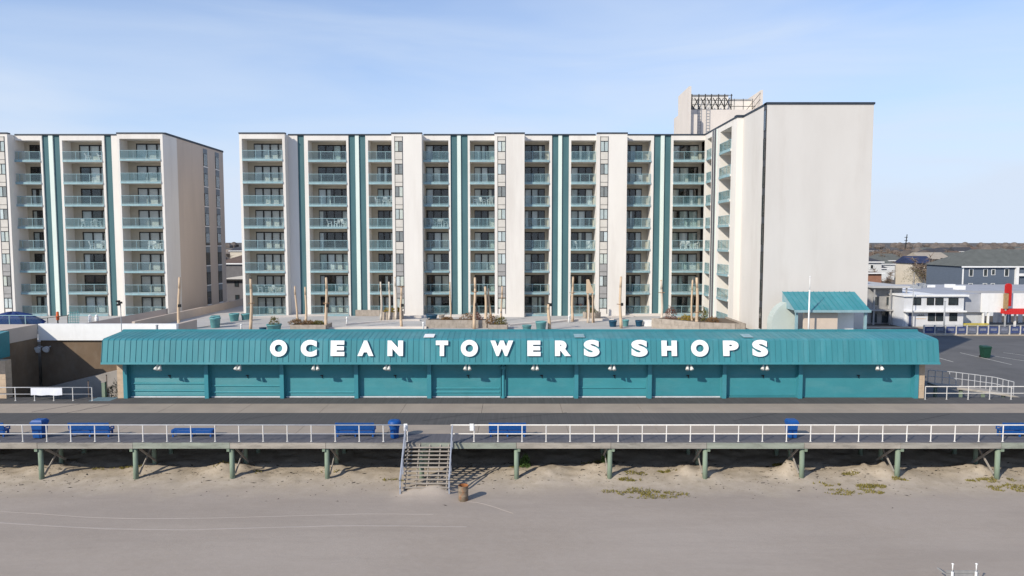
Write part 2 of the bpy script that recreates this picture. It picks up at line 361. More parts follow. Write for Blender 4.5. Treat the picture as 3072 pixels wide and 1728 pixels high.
# pilings: rows going back, caps, braces between front pair
ROWS = [42.95, 45.05, 47.3, 50.2, 53.2]
for i, x in enumerate(PIL_X):
    for j, y in enumerate(ROWS):
        jx = .25*(hsh(i,j)-.5) if j else 0
        q = MB(); z0 = sand_h(x+jx, y)-.5; w = .155 if j == 0 else .14
        lean = .05*(hsh(i, j+4)-.5)
        q.tube((x+jx+lean, y, z0), (x+jx, y, -.42 if j == 0 else -.2), w*1.05, w, 10); q.build('piling', TIMBG, bw, True)
    q = MB(); s_ = -1 if i < 5 else 1
    q.box(x+s_*.16-.09, x+s_*.16+.09, 42.72, 54.5, -.62, -.402); q.build('cap_beam', TIMBG, bw)
    if i not in (5, 6):
        zf, zb = sand_h(x, 43)+.25, sand_h(x, 45)+.25
        o = .17 if i < 6 else -.17
        q = MB(); q.beam((x+o, 43.0, zf), (x+o, 45.0, -.5), .05, .13); q.build('cross_brace', TIMB, bw)
        q = MB(); q.beam((x+o*1.35, 43.0, -.5), (x+o*1.35, 45.0, zb), .05, .13); q.build('cross_brace', TIMB, bw)

# front railings
def railing(name, label, x0, x1, y, z, step, phase_x=None, hgt=1.07, mid=.5, mt=RAILW, r=.035, group=None, cat='railing'):
    t = thing(name, label, cat, ((x0+x1)/2, y, z), group)
    q = MB(); q.tube((x0, y, z+hgt), (x1, y, z+hgt), r*1.1, n=8); q.build('top_rail', mt, t, True)
    q = MB(); q.tube((x0, y, z+mid), (x1, y, z+mid), r*.8, n=8); q.build('middle_rail', mt, t, True)
    p = MB(); p.tube((0,0,0), (0,0,hgt), r, n=8); p.lathe((0,0,0), [(.075,0),(.075,.015),(.03,.02)], 8)
    pm = p.mesh('post', mt, False)
    x = phase_x if phase_x is not None else x0
    while x > x0 + step: x -= step
    while x <= x1 + .01:
        if x >= x0 - .01:
            o = link('post', pm, t, (x-(x0+x1)/2, 0, 0)); o.rotation_euler = (R(.8*(hsh(x,1)-.5)), R(1.2*(hsh(x,2)-.5)), 0)
        x += step
    return t
XSL, XSR = X(1222, 1300, 42.85), X(1352, 1300, 42.85)
railing('boardwalk_railing', 'white pipe railing along boardwalk edge, running past bench and bin to the stairs', XB0, XSL, 42.86, 0, 1.535, X(1150,1300,42.86)+.0)
railing('boardwalk_railing', 'white pipe railing along boardwalk edge, beyond the stairs on the rusty barrel side', XSR, XB1, 42.86, 0, 1.535, X(1422,1300,42.86))
# white notices on the railing
NOTICE = mat('notice_white', (.80,.80,.80), .6, .04, 4)
for (u0,v0,u1,v1,lab) in ((1409,1271,1421,1292,'small white notice hung on the railing near the rear-facing bench'),(1211,1271,1222,1292,'small white notice tied to the railing beside the blue bin at the stairs')):
    a, b = at(u0,v0,42.80), at(u1,v1,42.80)
    t = thing('notice', lab, 'notice', (a.x, 42.8, b.z)); q = MB(); q.box(a.x,b.x,42.79,42.80,b.z,a.z); q.build('board', NOTICE, t)
    q = MB(); q.tube((a.x+.05,42.795,a.z-.02),(a.x+.05,42.84,a.z+.06),.008,n=5); q.tube((b.x-.05,42.795,a.z-.02),(b.x-.05,42.84,a.z+.06),.008,n=5); q.build('tie', BLACK, t)

# ================================================================ BEACH STAIRS
xa, xb = XSL+.05, XSR-.05
st = thing('beach_stairs', 'weathered open wooden stairs from the boardwalk down to the sand', 'stairs', ((xa+xb)/2, 41.5, ZS))
NS = 13; ytop, ybot = 42.6, 40.35; ztop, zbot = -.02, ZS+.02
TREAD = mat('stair_tread', (.36,.315,.265), .9, .2, 1.6, (.4,1,1), .2, 18, soil=((.2,.17,.14), .5, 2.5, (.4,1,1)))
for k in range(NS):
    f = (k+1)/NS; y = ytop+(ybot-ytop)*f; z = ztop+(zbot-ztop)*f
    q = MB(); w = .006*(hsh(k,1)-.5)
    q.hexa([(xa-.08+w,y-.09,z-.05),(xb+.1+w,y-.09,z-.05+w),(xb+.1+w,y+.055,z-.05+w),(xa-.08+w,y+.055,z-.05)],[(xa-.08+w,y-.09,z),(xb+.1+w,y-.09,z+w),(xb+.1+w,y+.055,z+w),(xa-.08+w,y+.055,z)])
    q.build('tread', TREAD, st)
for fx in (0.02, .28, .53, .78, .98):
    x = xa+(xb-xa)*fx; q = MB()
    q.hexa([(x-.03,ytop+.05,-.45),(x+.03,ytop+.05,-.45),(x+.03,ybot,zbot-.4),(x-.03,ybot,zbot-.4)],[(x-.03,ytop+.05,ztop-.09),(x+.03,ytop+.05,ztop-.09),(x+.03,ybot,zbot-.07),(x-.03,ybot,zbot-.07)])
    q.build('stringer', TREAD, st)
for x in (xa-.14, xb+.16):
    q = MB()
    q.beam((x,ytop+.2,1.06),(x,ybot-.05,zbot+.95),.07,.13); q.build('handrail', HRAIL, st)
    q = MB(); q.beam((x,ytop+.1,.5),(x,ybot-.02,zbot+.45),.05,.10); q.build('lower_rail', HRAIL, st)
    for f in (0.0, .5, .97):
        y = ytop+(ybot-ytop)*f; z = ztop+(zbot-ztop)*f
        q = MB(); q.box(x-.045,x+.045,y-.045,y+.045,z-.35,z+1.0); q.build('rail_post', HRAIL, st)

# ================================================================ BENCHES, BINS, BARREL
def bench(u0, u1, back=True, label=''):
    a = at(u0, 1312, 44.2); b = at(u1, 1312, 44.2); L = b.x-a.x; cx = (a.x+b.x)/2; y = 43.75
    t = thing('bench', label, 'bench', (cx, y, 0)); 
    def part(nm, f): q = MB(lambda p: (p[0]+cx, p[1]+y, p[2])); f(q); q.build(nm, BLUE, t)
    for k in range(4): part('seat_slat', lambda q, k=k: q.box(-L/2, L/2, .16+.125*k, .27+.125*k, .42, .465))
    if back:
        for k in range(4): part('back_slat', lambda q, k=k: q.hexa([(-L/2,.06-.02*k,.50+.12*k),(L/2,.06-.02*k,.50+.12*k),(L/2,.10-.02*k,.50+.12*k),(-L/2,.10-.02*k,.50+.12*k)],[(-L/2,.045-.02*k,.61+.12*k),(L/2,.045-.02*k,.61+.12*k),(L/2,.085-.02*k,.61+.12*k),(-L/2,.085-.02*k,.61+.12*k)]))
    for s in (-1, 0, 1):
        def fr(q, s=s):
            x = s*(L/2-.12)
            q.box(x-.05,x+.05,.10,.18,0,.419); q.box(x-.05,x+.05,.52,.60,0,.419); q.box(x-.045,x+.045,.181,.519,.34,.418)
            if back: q.hexa([(x-.05,.11,.47),(x+.05,.11,.47),(x+.05,.16,.47),(x-.05,.16,.47)],[(x-.05,.03,.97),(x+.05,.03,.97),(x+.05,.07,.97),(x-.05,.07,.97)])
        part('leg_frame', fr)
    if back:
        part('skirt', lambda q: q.box(-L/2, L/2, .125, .155, .16, .415))
        for s in (-1, 1): part('arm_rest', lambda q, s=s: (q.box(s*(L/2-.03)-.03, s*(L/2-.03)+.03, .12, .62, .60, .66), q.box(s*(L/2-.03)-.028, s*(L/2-.03)+.028, .56, .618, .467, .599)))
    else:
        part('skirt', lambda q: q.box(-L/2, L/2, .125, .155, .25, .415))
    return t
bench(-85, 27, True, 'blue bench with backrest at the squarish bin, far from the backless bench')
bench(218, 340, True, 'blue bench with backrest between the squarish blue bin and the backless bench')
bench(521, 644, False, 'low blue backless bench behind the white boardwalk railing')
bench(1011, 1127, True, 'blue bench with backrest next to the round-topped bin at the stairs')
bench(1467, 1578, True, 'blue bench with backrest past the stairs, just beyond the white railing notice')
bench(2991, 3105, True, 'blue bench with backrest farthest from the stairs, past the lone blue bin')

def bin_(u0, u1, label, round_=False):
    a = at(u0, 1318, 43.7); b = at(u1, 1318, 43.7); w = (b.x-a.x)*(.9 if round_ else .74); cx = (a.x+b.x)/2; y = 43.75
    t = thing('bin', label, 'bin', (cx, y, 0))
    if round_:
        q = MB(); q.lathe((cx,y,0), [(.30*w,.0),(.32*w,.03),(.36*w,.62),(.43*w,.80),(.44*w,.86)], 20); q.build('body', BLUE, t, True)
        q = MB(); q.lathe((cx,y,.861), [(.50*w,0),(.51*w,.07),(.49*w,.20),(.40*w,.29),(.22*w,.31)], 20); q.build('lid', BLUE, t, True)
        q = MB(); q.lathe((cx,y,.80), [(.445*w,0),(.47*w,.02),(.445*w,.05)], 20); q.build('rim', BLUE, t, True)
    else:
        def ring(s, z): return [(cx-s*w/2,y-s*w/2+.04,z),(cx+s*w/2,y-s*w/2+.04,z),(cx+s*w/2,y+s*w/2,z),(cx-s*w/2,y+s*w/2,z)]
        q = MB(); q.hexa(ring(.74,.04), ring(.92,.98)); q.build('body', BLUE, t)
        q = MB(); q.hexa(ring(1.0,.90), ring(1.0,1.0)); q.build('rim', BLUE, t)
        q = MB(); q.hexa(ring(1.04,1.002), ring(1.0,1.10)); q.hexa(ring(.97,1.101), ring(.8,1.2)); q.build('lid', BLUE, t)
        for s in (-1,1):
            q = MB(); q.tube((cx+s*.30*w,y+.33*w,.11),(cx+s*.38*w,y+.33*w,.11),.11,n=12); q.build('wheel', BLACK, t)
        q = MB(); q.tube((cx-.3*w,y+.5*w+.05,.97),(cx+.3*w,y+.5*w+.05,.97),.02,n=6); q.build('handle', BLUE, t)
bin_(95, 142, 'blue lidded bin between two blue benches with backrests')
bin_(1162, 1205, 'round-topped blue bin beside the beach stairs', True)
bin_(2354, 2396, 'blue lidded bin standing alone behind the railing with no bench near')

pb = onz(1390, 1499, ZS+.02); z0 = sand_h(pb.x, pb.y)
RUST = mat('rusty_steel', (.20,.15,.10), .85, .25, 5, (1,1,.5), .2, 20, col2=(.28,.22,.16), soil=((.30,.10,.03), .9, 4, (1,1,.6)))
RUSTI = mat('rust_inside', (.30,.12,.045), .9, .3, 5)
bt = thing('barrel', 'rusty open steel drum standing on the sand by the stairs', 'barrel', (pb.x, pb.y, z0), rz=0)
q = MB(); q.lathe((pb.x,pb.y,z0-.03), [(.285,0),(.30,.02),(.295,.30),(.305,.32),(.295,.34),(.295,.62),(.305,.64),(.295,.66),(.30,.90),(.31,.92),(.30,.935)], 24, False); q.build('shell', RUST, bt, True)
q = MB(); q.lathe((pb.x,pb.y,z0), [(.294,.905),(.285,.6),(.28,.15),(.0,.14)], 24, False); q.build('lining', RUSTI, bt, True)

# ================================================================ SHOP ROW
YS = 55.2                      # shop wall plane
XL, XR = X(306,1060,53.85), X(2817,1060,53.85)
PY0, PZ0 = 53.70, 3.16; PY1, PZ1 = 53.98, 4.90; PY2, PZ2 = 56.9, 5.28
shop = thing('shop_row', 'long teal row of closed shops with ribbed metal mansard roof on the boardwalk', 'building', ((XL+XR)/2, YS, 0))
NP = 148; pw = (XR-XL)/NP
q = MB(); T_ = .03; g = .012
prof = [(PY0-.05,PZ0-.09),(PY0,PZ0),(PY1,PZ1),(PY1+.25,PZ1+.12),(PY2,PZ2)]
inn = [(y+.05, z-.05) for y, z in prof]
loop = prof + inn[::-1]
q.extr(loop, g, pw-g)
# standing seam rib at the panel's left edge
sea = [(y-.032, z+.014) for y, z in prof]
lp2 = [(prof[1][0]-.034, prof[1][1]+.02)] + sea[2:] + [(y+.02, z-.02) for y, z in prof[:0:-1]]
q.extr(lp2, -.010, .010)
pm = q.mesh('roof_panel', TEALROOF)
for k in range(NP):
    o = link('roof_panel', pm, shop, (XL+k*pw-shop.location.x, -shop.location.y, 0))
q = MB(); q.box(XL, XR, PY1+.06, PY2, PZ0-.04, PZ0+.02); q.box(XL+.05,XR-.05,PY1+.07,PY2,PZ0+.02,PZ1-.1); q.build('soffit', TEAL, shop)
q = MB(); q.extr([(PY2-.1,PZ2-.12),(PY2+.35,PZ2-.12),(PY2+.35,PZ2+.10),(PY2+.05,PZ2+.13),(PY2-.1,PZ2+.06)], XL-.03, XR+.03); q.build('ridge_cap', mat('ridge_teal', (.035,.20,.225), .5, .1, 1), shop)
q = MB(); q.extr([(PY0-.075,PZ0-.13),(PY0-.02,PZ0-.13),(PY0+.0,PZ0+.04),(PY0-.05,PZ0+.03)], XL-.02, XR+.02); q.build('drip_edge', TEALROOF, shop)
for x in (XL-.02, XR):                                     # gable ends of the mansard
    q = MB(); q.extr([(y+.05,z-.06) for y,z in prof[1:]] + [(PY2,PZ0),(PY0+.1,PZ0)], x+.001, x+.019); q.build('gable_end', TEALROOF, shop)
# body behind
q = MB(); q.box(XL+1.3, XR-1.1, YS+.30, YS+.5, 0, PZ0-.041); q.box(XL+1.3,XL+1.5,YS+.5,62,-1.2,3.3); q.box(XR-1.3,XR-1.1,YS+.5,62,-1.2,3.3); q.build('wall', TEAL, shop)
pil_u = [382, 624, 849, 1071, 1289, 1510, 1728, 1947, 2170, 2397, 2743]
px_ = [X(u, 1150, YS) for u in pil_u]
for i, x in enumerate(px_):
    q = MB(); hw = .16
    if i == 5: q.lathe((x,YS-.12,.005),[(.17,0),(.17,.12),(.13,.14),(.13,2.35),(.22,2.42),(.22,2.62),(.13,2.66),(.13,3.1)],14)
    else: q.box(x-hw,x+hw,YS-.32,YS+.299,.005,3.119)
    q.build('pilaster', TEAL, shop)
for x, s in ((px_[0]-.16-.27, -1), (px_[-1]+.16+.27, 1)):
    for k in range(6):                                      # tan block end pillars
        q = MB(); z0_ = .005+k*.52; j = .012*hsh(k, x)
        q.box(x-.26+j, x+.26, YS-.22-j, YS+.5, z0_, min(z0_+.512, 3.11)); q.build('block', TANC, shop)
EDGE = mat('shutter_bottom_bar', (.62,.66,.68), .5, .1, 2)
for i in range(10):
    x0, x1 = px_[i]+.165, px_[i+1]-.165
    if i == 5: x0 = px_[i]+.2
    if i == 4: x1 = px_[i+1]-.2
    q = MB(); n = 30; pts = []
    zs_ = [.13+(3.1-.13)*k/n for k in range(n+1)]
    flat = i in (9,)
    P_ = []
    for k in range(n):
        d = 0 if flat else .011
        zz = zs_[k]; dz_ = zs_[k+1]-zz
        P_ += [(YS+.10, zz), (YS+.10-d, zz+.2*dz_), (YS+.10-d, zz+.75*dz_), (YS+.10, zz+.95*dz_)]
    P_ += [(YS+.10, 3.1), (YS+.16, 3.1), (YS+.16, .13)]
    q.extr(P_, x0, x1)
    d = q.build('roller_shutter', TEALDOOR, shop)
    if i < 9:
        b_ = MB(); b_.box(x0+.02, x1-.02, YS+.03, YS+.15, .012, .10); b_.build('bottom_bar', EDGE if i not in (8,) else TEALDOOR, d)
    else:
        b_ = MB(); b_.box(x0, x1, YS+.05, YS+.16, .006, .128); b_.build('bottom_bar', TEALDOOR, d)
    if i in (0, 1, 2, 4, 6):                               # dented slats catching the light
        for zc in ((.55, 1.15), (.42, .95), (.42,), (.42, .75), (.8,))[(0,1,2,4,6).index(i)]:
            b_ = MB(); b_.extr([(YS+.06,zc-.05),(YS+.028,zc-.01),(YS+.035,zc+.05),(YS+.07,zc+.09)], x0+.1, x1-.1); b_.build('bent_slat', TEALDOOR, d)
    xm = (x0+x1)/2+.15
    b_ = MB(); b_.box(xm-.12,xm+.10,YS+.02,YS+.07,1.80,1.87); b_.box(xm,xm+.07,YS+.02,YS+.06,1.62,1.80); b_.build('latch', BLACK, d)
    for ga in (x0, x1-.07): g_ = MB(); g_.box(ga,ga+.07,YS+.02,YS+.09,.01,3.1); g_.build('guide_rail', TEAL, d)
# roof patches
for (u0,v0,u1,v1,c) in ((1270,1001,1301,1013,0),(1724,1002,1755,1012,1),(2232,1003,2262,1016,1)):
    yy = 54.2
    a = at(u0,v1,PY1+.2); b = at(u1,v1,PY1+.2)
    q = MB(); q.extr([(PY1+.27,PZ1+.20),(PY1+1.3,PZ1+.335),(PY1+1.3,PZ1+.35),(PY1+.27,PZ1+.215)], a.x, b.x); q.build('patch', [WHITE, TEALPALE][c], shop)

# lettering (built from outlines, extruded solid letters)
sign = thing('shop_sign', 'white raised letters reading OCEAN TOWERS SHOPS on the teal roof', 'sign', (0, 53.6, 3.5))
LETW = mat('letter_white', (.86,.86,.86), .45, .03, 3)
LETE = mat('letter_edge', (.30,.34,.36), .6, .05, 3)
letters = [('O',808.6,860.4),('C',901,949.5),('E',991,1032.6),('A',1071.8,1120),('N',1161.8,1208.7),('T',1307,1344),('O',1382,1433.7),('W',1471,1539.8),('E',1582,1622),('R',1665,1712.6),('S',1751.7,1799),('S',1894.6,1943.5),('H',1985,2031.5),('O',2074,2127),('P',2170,2217),('S',2258,2305)]
YLT = 53.62
for ch, u0, u1 in letters:
    c = bpy.data.curves.new('letter', 'FONT'); c.body = ch; c.size = 1; c.offset = .060 if ch == 'S' else .074 if ch in 'OC' else .066 if ch in 'ERP' else .080; c.extrude = .5; c.resolution_u = 6
    tmp = bpy.data.objects.new('tmp', c); COL.objects.link(tmp); bpy.context.view_layer.update()
    me = bpy.data.meshes.new_from_object(tmp.evaluated_get(bpy.context.evaluated_depsgraph_get())); bpy.data.objects.remove(tmp)
    co = [v.co.copy() for v in me.vertices]
    x0 = min(p.x for p in co); x1 = max(p.x for p in co); y0 = min(p.y for p in co); y1 = max(p.y for p in co); za = min(p.z for p in co); zb = max(p.z for p in co)
    rnd = ch in 'OCS'
    zt, zl = Z(1020.5 if rnd else 1022.5, YLT), Z(1070 if rnd else 1068, YLT); A = X(u0,1045,YLT); B = X(u1,1045,YLT)
    for v in me.vertices:
        p = v.co; fx = (p.x-x0)/(x1-x0); fy = (p.y-y0)/(y1-y0); fz = (p.z-za)/(zb-za)
        v.co = (A+(B-A)*fx - sign.location.x, YLT-.07*fz+.055+.15*(zt-zl)*fy - sign.location.y, zl+(zt-zl)*fy - sign.location.z)
    me.materials.clear(); me.materials.append(LETW); me.materials.append(LETE)
    me.update()
    for p in me.polygons: p.material_index = 0 if abs(p.normal.y) > .9 else 1
    link('letter', me, sign)
    q = MB()                                               # stand-off brackets
    for fx in (.3, .7):
        xx = A+(B-A)*fx
        q.tube((xx, YLT+.09, zl+.30), (xx, 53.95, zl+.30), .02, n=6)
        q.tube((xx, YLT+.19, zt-.25), (xx, 54.0, zt-.25), .02, n=6)
    q.build('bracket', GREYM, sign)

# flood lights under the eave
def flood(name='flood_light'):
    t = thing(name, 'white twin flood lamp hanging under the teal eave of the shop row', 'lamp', (0,0,0), 'flood lamps under the shop eave')
    WL = mat('lamp_white', (.72,.70,.66), .4, .1, 4)
    q = MB(); q.box(-.14,.14,-.06,.06,-.08,0); q.build('mount', WL, t)
    for s in (-1, 1):
        q = MB(); a = Vector((s*.10,-.02,-.08)); b = Vector((s*.17,-.22,-.42)); q.tube(a, a+(b-a)*.35, .05, .06, 10); q.tube(a+(b-a)*.35, b, .07, .14, 12); q.build('lamp_head', WL, t, False)
        q = MB(); d = (b-a).normalized(); q.tube(b+d*.002, b+d*.02, .12, .12, 12); q.build('lens', mat('lamp_lens', (.45,.45,.42), .2, .1, 5), t)
    return t
fl0 = flood(); first = True
for u in (402,603,795,978,1176,1347,1542,1733,1925,2210):
    t = fl0 if first else copy_tree(fl0); first = False
    t.scale = (1.1, 1.3, 1.35); t.location = (X(u*1.1925, 1097, 54.15), 54.15, PZ0-.045); t.rotation_euler = (0,0,R(random.uniform(-25,25)))

# ================================================================ TOWERS
FH = 2.70; ZF0 = 3.8; NF = 8; ZR = 25.95
YM = 84.2                       # recessed facade plane
BAL_COUNT = 0
def slide_variants(w, np):
    pass
CURTM = {}
def curtain_mesh(w, m, h=2.0):
    k = (round(w,2), m.name)
    if k in CURTM: return CURTM[k]
    q = MB(); n = max(6, int(w/.07)); 
    for i in range(n):
        xa_, xb_ = w*i/n, w*(i+1)/n; ya, yb = (.03 if i%2 else 0), (0 if i%2 else .03)
        q.face([(xa_,ya,0),(xb_,yb,0),(xb_,yb,h),(xa_,ya,h)])
    CURTM[k] = q.mesh('curtain', m); return CURTM[k]
MC = {}
def cached(k, f):
    if k not in MC: MC[k] = f()
    return MC[k]

class Facade:
    """columns of a slab block; local x runs to the right seen from outside, y inward"""
    def __init__(s, root, ox, oy, ang):
        s.root = root; s.ox, s.oy, s.a = ox, oy, ang; s.c, s.s_ = math.cos(ang), math.sin(ang)
        s.wall = MB(s.T); s.back = MB(s.T)
    def T(s, p): return (s.ox+s.c*p[0]-s.s_*p[1], s.oy+s.s_*p[0]+s.c*p[1], p[2])
    def part(s, name, m, f, parent=None):
        q = MB(s.T); f(q); return q.build(name, m, parent or s.root)
    def put(s, name, me, x, y, z, parent=None):
        p = Vector(s.T((x, y, z)))-Vector(s.root.location); return link(name, me, parent or s.root, p, s.a)
    def pier(s, x0, x1, plane=0.0, z1=ZR-.25, depth=2.3): s.wall.box(x0, x1, plane, depth, 3.3, z1)
    def stripe(s, x0, x1, m, y, name): s.part(name, m, lambda q: q.box(x0, x1, y, 2.3, 3.3, ZR-.25))
    def cap(s, x0, x1, plane):
        s.part('roof_cap', CAPD, lambda q: q.box(x0-.04, x1+.04, plane-.07, plane+.5, ZR-.249, ZR-.09))
    def bay(s, x0, x1, plane=0.0, gl=.35, gr=.35, seed=0, top=.62, npan=None, curtain_bias=.55, rec=1.7):
        w = x1-x0; yb = plane+rec; s.back = MB(s.T)
        s.wall.box(x0, x1, plane, 2.3 if yb > 1 else yb+.3, ZR-.25-top+.25, ZR-.25)
        rnd = random.Random(seed)
        dw = w-gl-gr; npn = npan or (4 if dw > 3.3 else 3)
        slab = cached(('slab',round(w,2)), lambda: MB().box(.002, w-.002, -.10, rec, -.20, 0).mesh('balcony', STUCCO))
        def edge():
            q = MB(); n = 8
            for i in range(n):                                # slightly bowed front edge
                a, b = i/n, (i+1)/n; bow = lambda t: -.115-.10*4*t*(1-t)
                q.hexa([(w*a+.01,bow(a),-.23),(w*b-.0,bow(b),-.23),(w*b,-.09,-.23),(w*a+.01,-.09,-.23)],[(w*a+.01,bow(a),.03),(w*b,bow(b),.03),(w*b,-.09,.03),(w*a+.01,-.09,.03)])
            return q.mesh('edge_beam', TEALPALE)
        edgem = cached(('edge',round(w,2)), edge)
        def rail():
            q = MB(); q.box(.02,w-.02,-.06,.0,1.0,1.05); q.box(.02,w-.02,-.05,-.01,.10,.14)
            for i in range(4): x = .03+(w-.06)*i/3; q.box(x-.02,x+.02,-.055,-.005,.0,1.0)
            return q.mesh('railing', TEALPALE)
        railm = cached(('rail',round(w,2)), rail)
        def prail():                                          # older railing with close balusters
            q = MB(); q.box(.02,w-.02,-.06,.0,1.0,1.05); q.box(.02,w-.02,-.05,-.01,.10,.14)
            for i in range(4): x = .03+(w-.06)*i/3; q.box(x-.02,x+.02,-.055,-.005,.0,1.0)
            nb_ = int(w/.16)
            for i in range(1,nb_): x = .03+(w-.06)*i/nb_; q.box(x-.018,x+.018,-.024,-.004,.14,1.0)
            return q.mesh('railing', TEALPALE)
        prailm = cached(('prail',round(w,2)), prail)
        gw = (w-.06)/3-.06
        gm = cached(('rg',round(w,2)), lambda: MB().box(0,gw,-.036,-.026,.145,.995).mesh('glass_panel', RAILG))
        dframe = None
        def dfr():
            q = MB(); q.box(0,dw,-.05,.05,1.96,2.10); q.box(0,dw,-.05,.05,0,.06); q.box(0,.06,-.05,.05,.06,2.02); q.box(dw-.06,dw,-.05,.05,.06,2.02)
            for i in range(1,npn): x = dw*i/npn; q.box(x-.08,x+.08,-.04,.04,.06,1.96)
            return q.mesh('sliding_door', FRAME)
        dm = cached(('dfr',round(dw,2),npn), dfr)
        pw_ = dw/npn
        pnm = cached(('pane',round(pw_,2)), lambda: MB().box(.04,pw_-.04,-.008,.008,.065,2.015).mesh('pane', GLASS))
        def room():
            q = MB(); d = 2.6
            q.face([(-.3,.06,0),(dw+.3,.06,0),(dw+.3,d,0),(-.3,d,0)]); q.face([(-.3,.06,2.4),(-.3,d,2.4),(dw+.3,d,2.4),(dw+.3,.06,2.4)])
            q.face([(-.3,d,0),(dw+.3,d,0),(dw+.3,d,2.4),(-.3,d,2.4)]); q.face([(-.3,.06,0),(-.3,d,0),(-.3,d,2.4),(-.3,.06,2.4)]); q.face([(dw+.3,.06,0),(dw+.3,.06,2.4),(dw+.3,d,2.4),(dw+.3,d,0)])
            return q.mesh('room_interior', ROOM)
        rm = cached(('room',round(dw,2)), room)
        for k in range(NF):
            z = ZF0+FH*k; ztop = z+FH-.2 if k < NF-1 else ZR-.25-top+.26
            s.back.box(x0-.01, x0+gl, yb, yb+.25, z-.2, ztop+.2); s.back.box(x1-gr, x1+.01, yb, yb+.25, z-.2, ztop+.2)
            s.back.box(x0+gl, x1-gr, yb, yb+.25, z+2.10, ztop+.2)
            bo = s.put('balcony', slab, x0, plane, z)
            link('edge_beam', edgem, bo); link('railing', prailm if rnd.random() < .33 else railm, bo)
            for i in range(3): link('glass_panel', gm, bo, (.03+(w-.06)*i/3+.03, 0, 0))
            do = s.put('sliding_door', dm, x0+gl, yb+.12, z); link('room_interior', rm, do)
            for i in range(npn):
                link('pane', pnm, do, (pw_*i, .012*(i%2), 0))
                r = rnd.random()
                if r < curtain_bias:
                    cw = pw_*rnd.choice((1, 1, 1, .5)); c = rnd.choices(CURT, (4,2,4,2))[0]
                    link('curtain', curtain_mesh(cw, c), do, (pw_*i, .16, .04))
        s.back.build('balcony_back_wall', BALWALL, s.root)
    def windows(s, x0, x1, plane, ztop=ZR-.55, dirty_from=99, seed=0):
        """vertical strip: window, spandrel panel, larger panel on every floor"""
        w = x1-x0; rnd = random.Random(seed)
        s.part('strip_frame', FRAME, lambda q: (q.box(x0-.05,x0,plane-.05,plane-.001,4.0,ztop), q.box(x1,x1+.05,plane-.05,plane-.001,4.0,ztop)))
        wf = cached(('wf',round(w,2)), lambda: MB().box(0,w,-.055,-.001,0,.07).box(0,w,-.055,-.001,1.22,1.29).box(w/2-.03,w/2+.03,-.05,-.001,.07,1.22).mesh('window', FRAME))
        pn = cached(('wp',round(w,2)), lambda: MB().box(.005,w/2-.032,-.03,-.022,.072,1.218).mesh('pane', GLASS))
        bk = [cached(('wb',round(w,2),c.name), lambda c=c: MB().box(.005,w/2-.032,-.016,-.003,.072,1.218).mesh('blind', c)) for c in (CURT[0], CURT[1], CURT[2], PANELG)]
        for k in range(NF):
            z = ZF0+FH*k+.85
            if z+1.9 > ztop+2: continue
            o = s.put('window', wf, x0, plane, z)
            for i in range(2):
                link('pane', pn, o, (i*(w/2+.028), 0, 0)); link('blind', rnd.choice(bk), o, (i*(w/2+.028), 0, 0))
            zt = min(z+FH-.002, ztop)
            m1 = PANELB if k >= 2 else PANELG
            s.part('panel', m1, lambda q: q.box(x0,x1,plane-.03,plane-.001,z+1.295,min(z+1.295+.46, zt)))
            if z+1.80 < zt: s.part('panel', m1, lambda q: q.box(x0,x1,plane-.03,plane-.001,z+1.80,zt))
            s.part('panel_bar', FRAME, lambda q: q.box(x0,x1,plane-.05,plane-.001,z+1.757,z+1.799))
    def finish(s, mw=STUCCO):
        s.wall.build('wall', mw, s.root)

# ---- main block
main = thing('apartment_tower', 'wide cream apartment block with dark teal stripes and windowless wing wall toward the beach', 'building', (0, YM, 3.3))
F = Facade(main, 0, YM, 0)
PL = -1.2                      # plane of the projecting columns
uz2 = lambda z: 700+.41416*z
uz3 = lambda z: 1260+.41416*z
uz4 = lambda z: 1780+.4418*z
xr = lambda u: X(u, 400, YM)                # recessed plane
xp = lambda u: X(u, 397, YM+PL)             # projecting plane
# projecting column A
A0, A1 = xp(uz2(40)), xp(uz2(371))
F.pier(A0, xp(uz2(59)), PL); F.pier(xp(uz2(352)), A1, PL)
F.bay(xp(uz2(59)), xp(uz2(352)), PL, .75, .12, 1, .84, 4, .55, 1.75); F.cap(A0, A1, PL)
F.wall.box(xp(uz2(59)), xp(uz2(352)), PL+2.0, 2.3, 3.3, ZR-.3)
b0 = A1+.002
F.pier(b0, xr(uz2(462)), 0); F.cap(b0+.05, xp(uz2(1143)), 0)
def stripes(a, b, c, d, zz):
    """teal, pale rib, teal between columns a..d, then white rib"""
    F.stripe(zz(a), zz(b), TEALD, .16, 'teal_stripe'); F.stripe(zz(b)+.002, zz(c)-.002, MINT, 0, 'pale_rib'); F.stripe(zz(c), zz(d), TEALD, .16, 'teal_stripe')
f2 = lambda z: xr(uz2(z)); f3 = lambda z: xr(uz3(z)); f4 = lambda z: xr(uz4(z))
F.stripe(f2(462)+.002, f2(510), TEALD, .16, 'teal_stripe'); F.pier(f2(510)+.002, f2(538), 0)
F.bay(f2(538), f2(816), 0, .7, .12, 2, .86, 4)
F.pier(f2(816), f2(832)-.002, 0); stripes(832, 880, 907, 955, f2); F.pier(f2(955)+.002, f2(974), 0)
D0, D1 = xp(uz2(1145)), xp(uz2(1364))
F.bay(f2(974), D0+.1, 0, .75, .2, 3, .86, 3)
F.pier(D0, D1, PL); F.cap(D0, D1, PL); F.windows(xp(uz2(1169)), xp(uz2(1222)), PL, seed=1)
F.cap(D1+.1, xp(uz3(540))-.1, 0)
F.bay(D1-.35, f3(205), 0, .45, .15, 4, .86, 3)
F.pier(f3(205), f3(220)-.002, 0); stripes(220, 268, 295, 345, f3); F.pier(f3(345)+.002, f3(360), 0)
G0, G1 = xp(uz3(540)), xp(uz3(757))
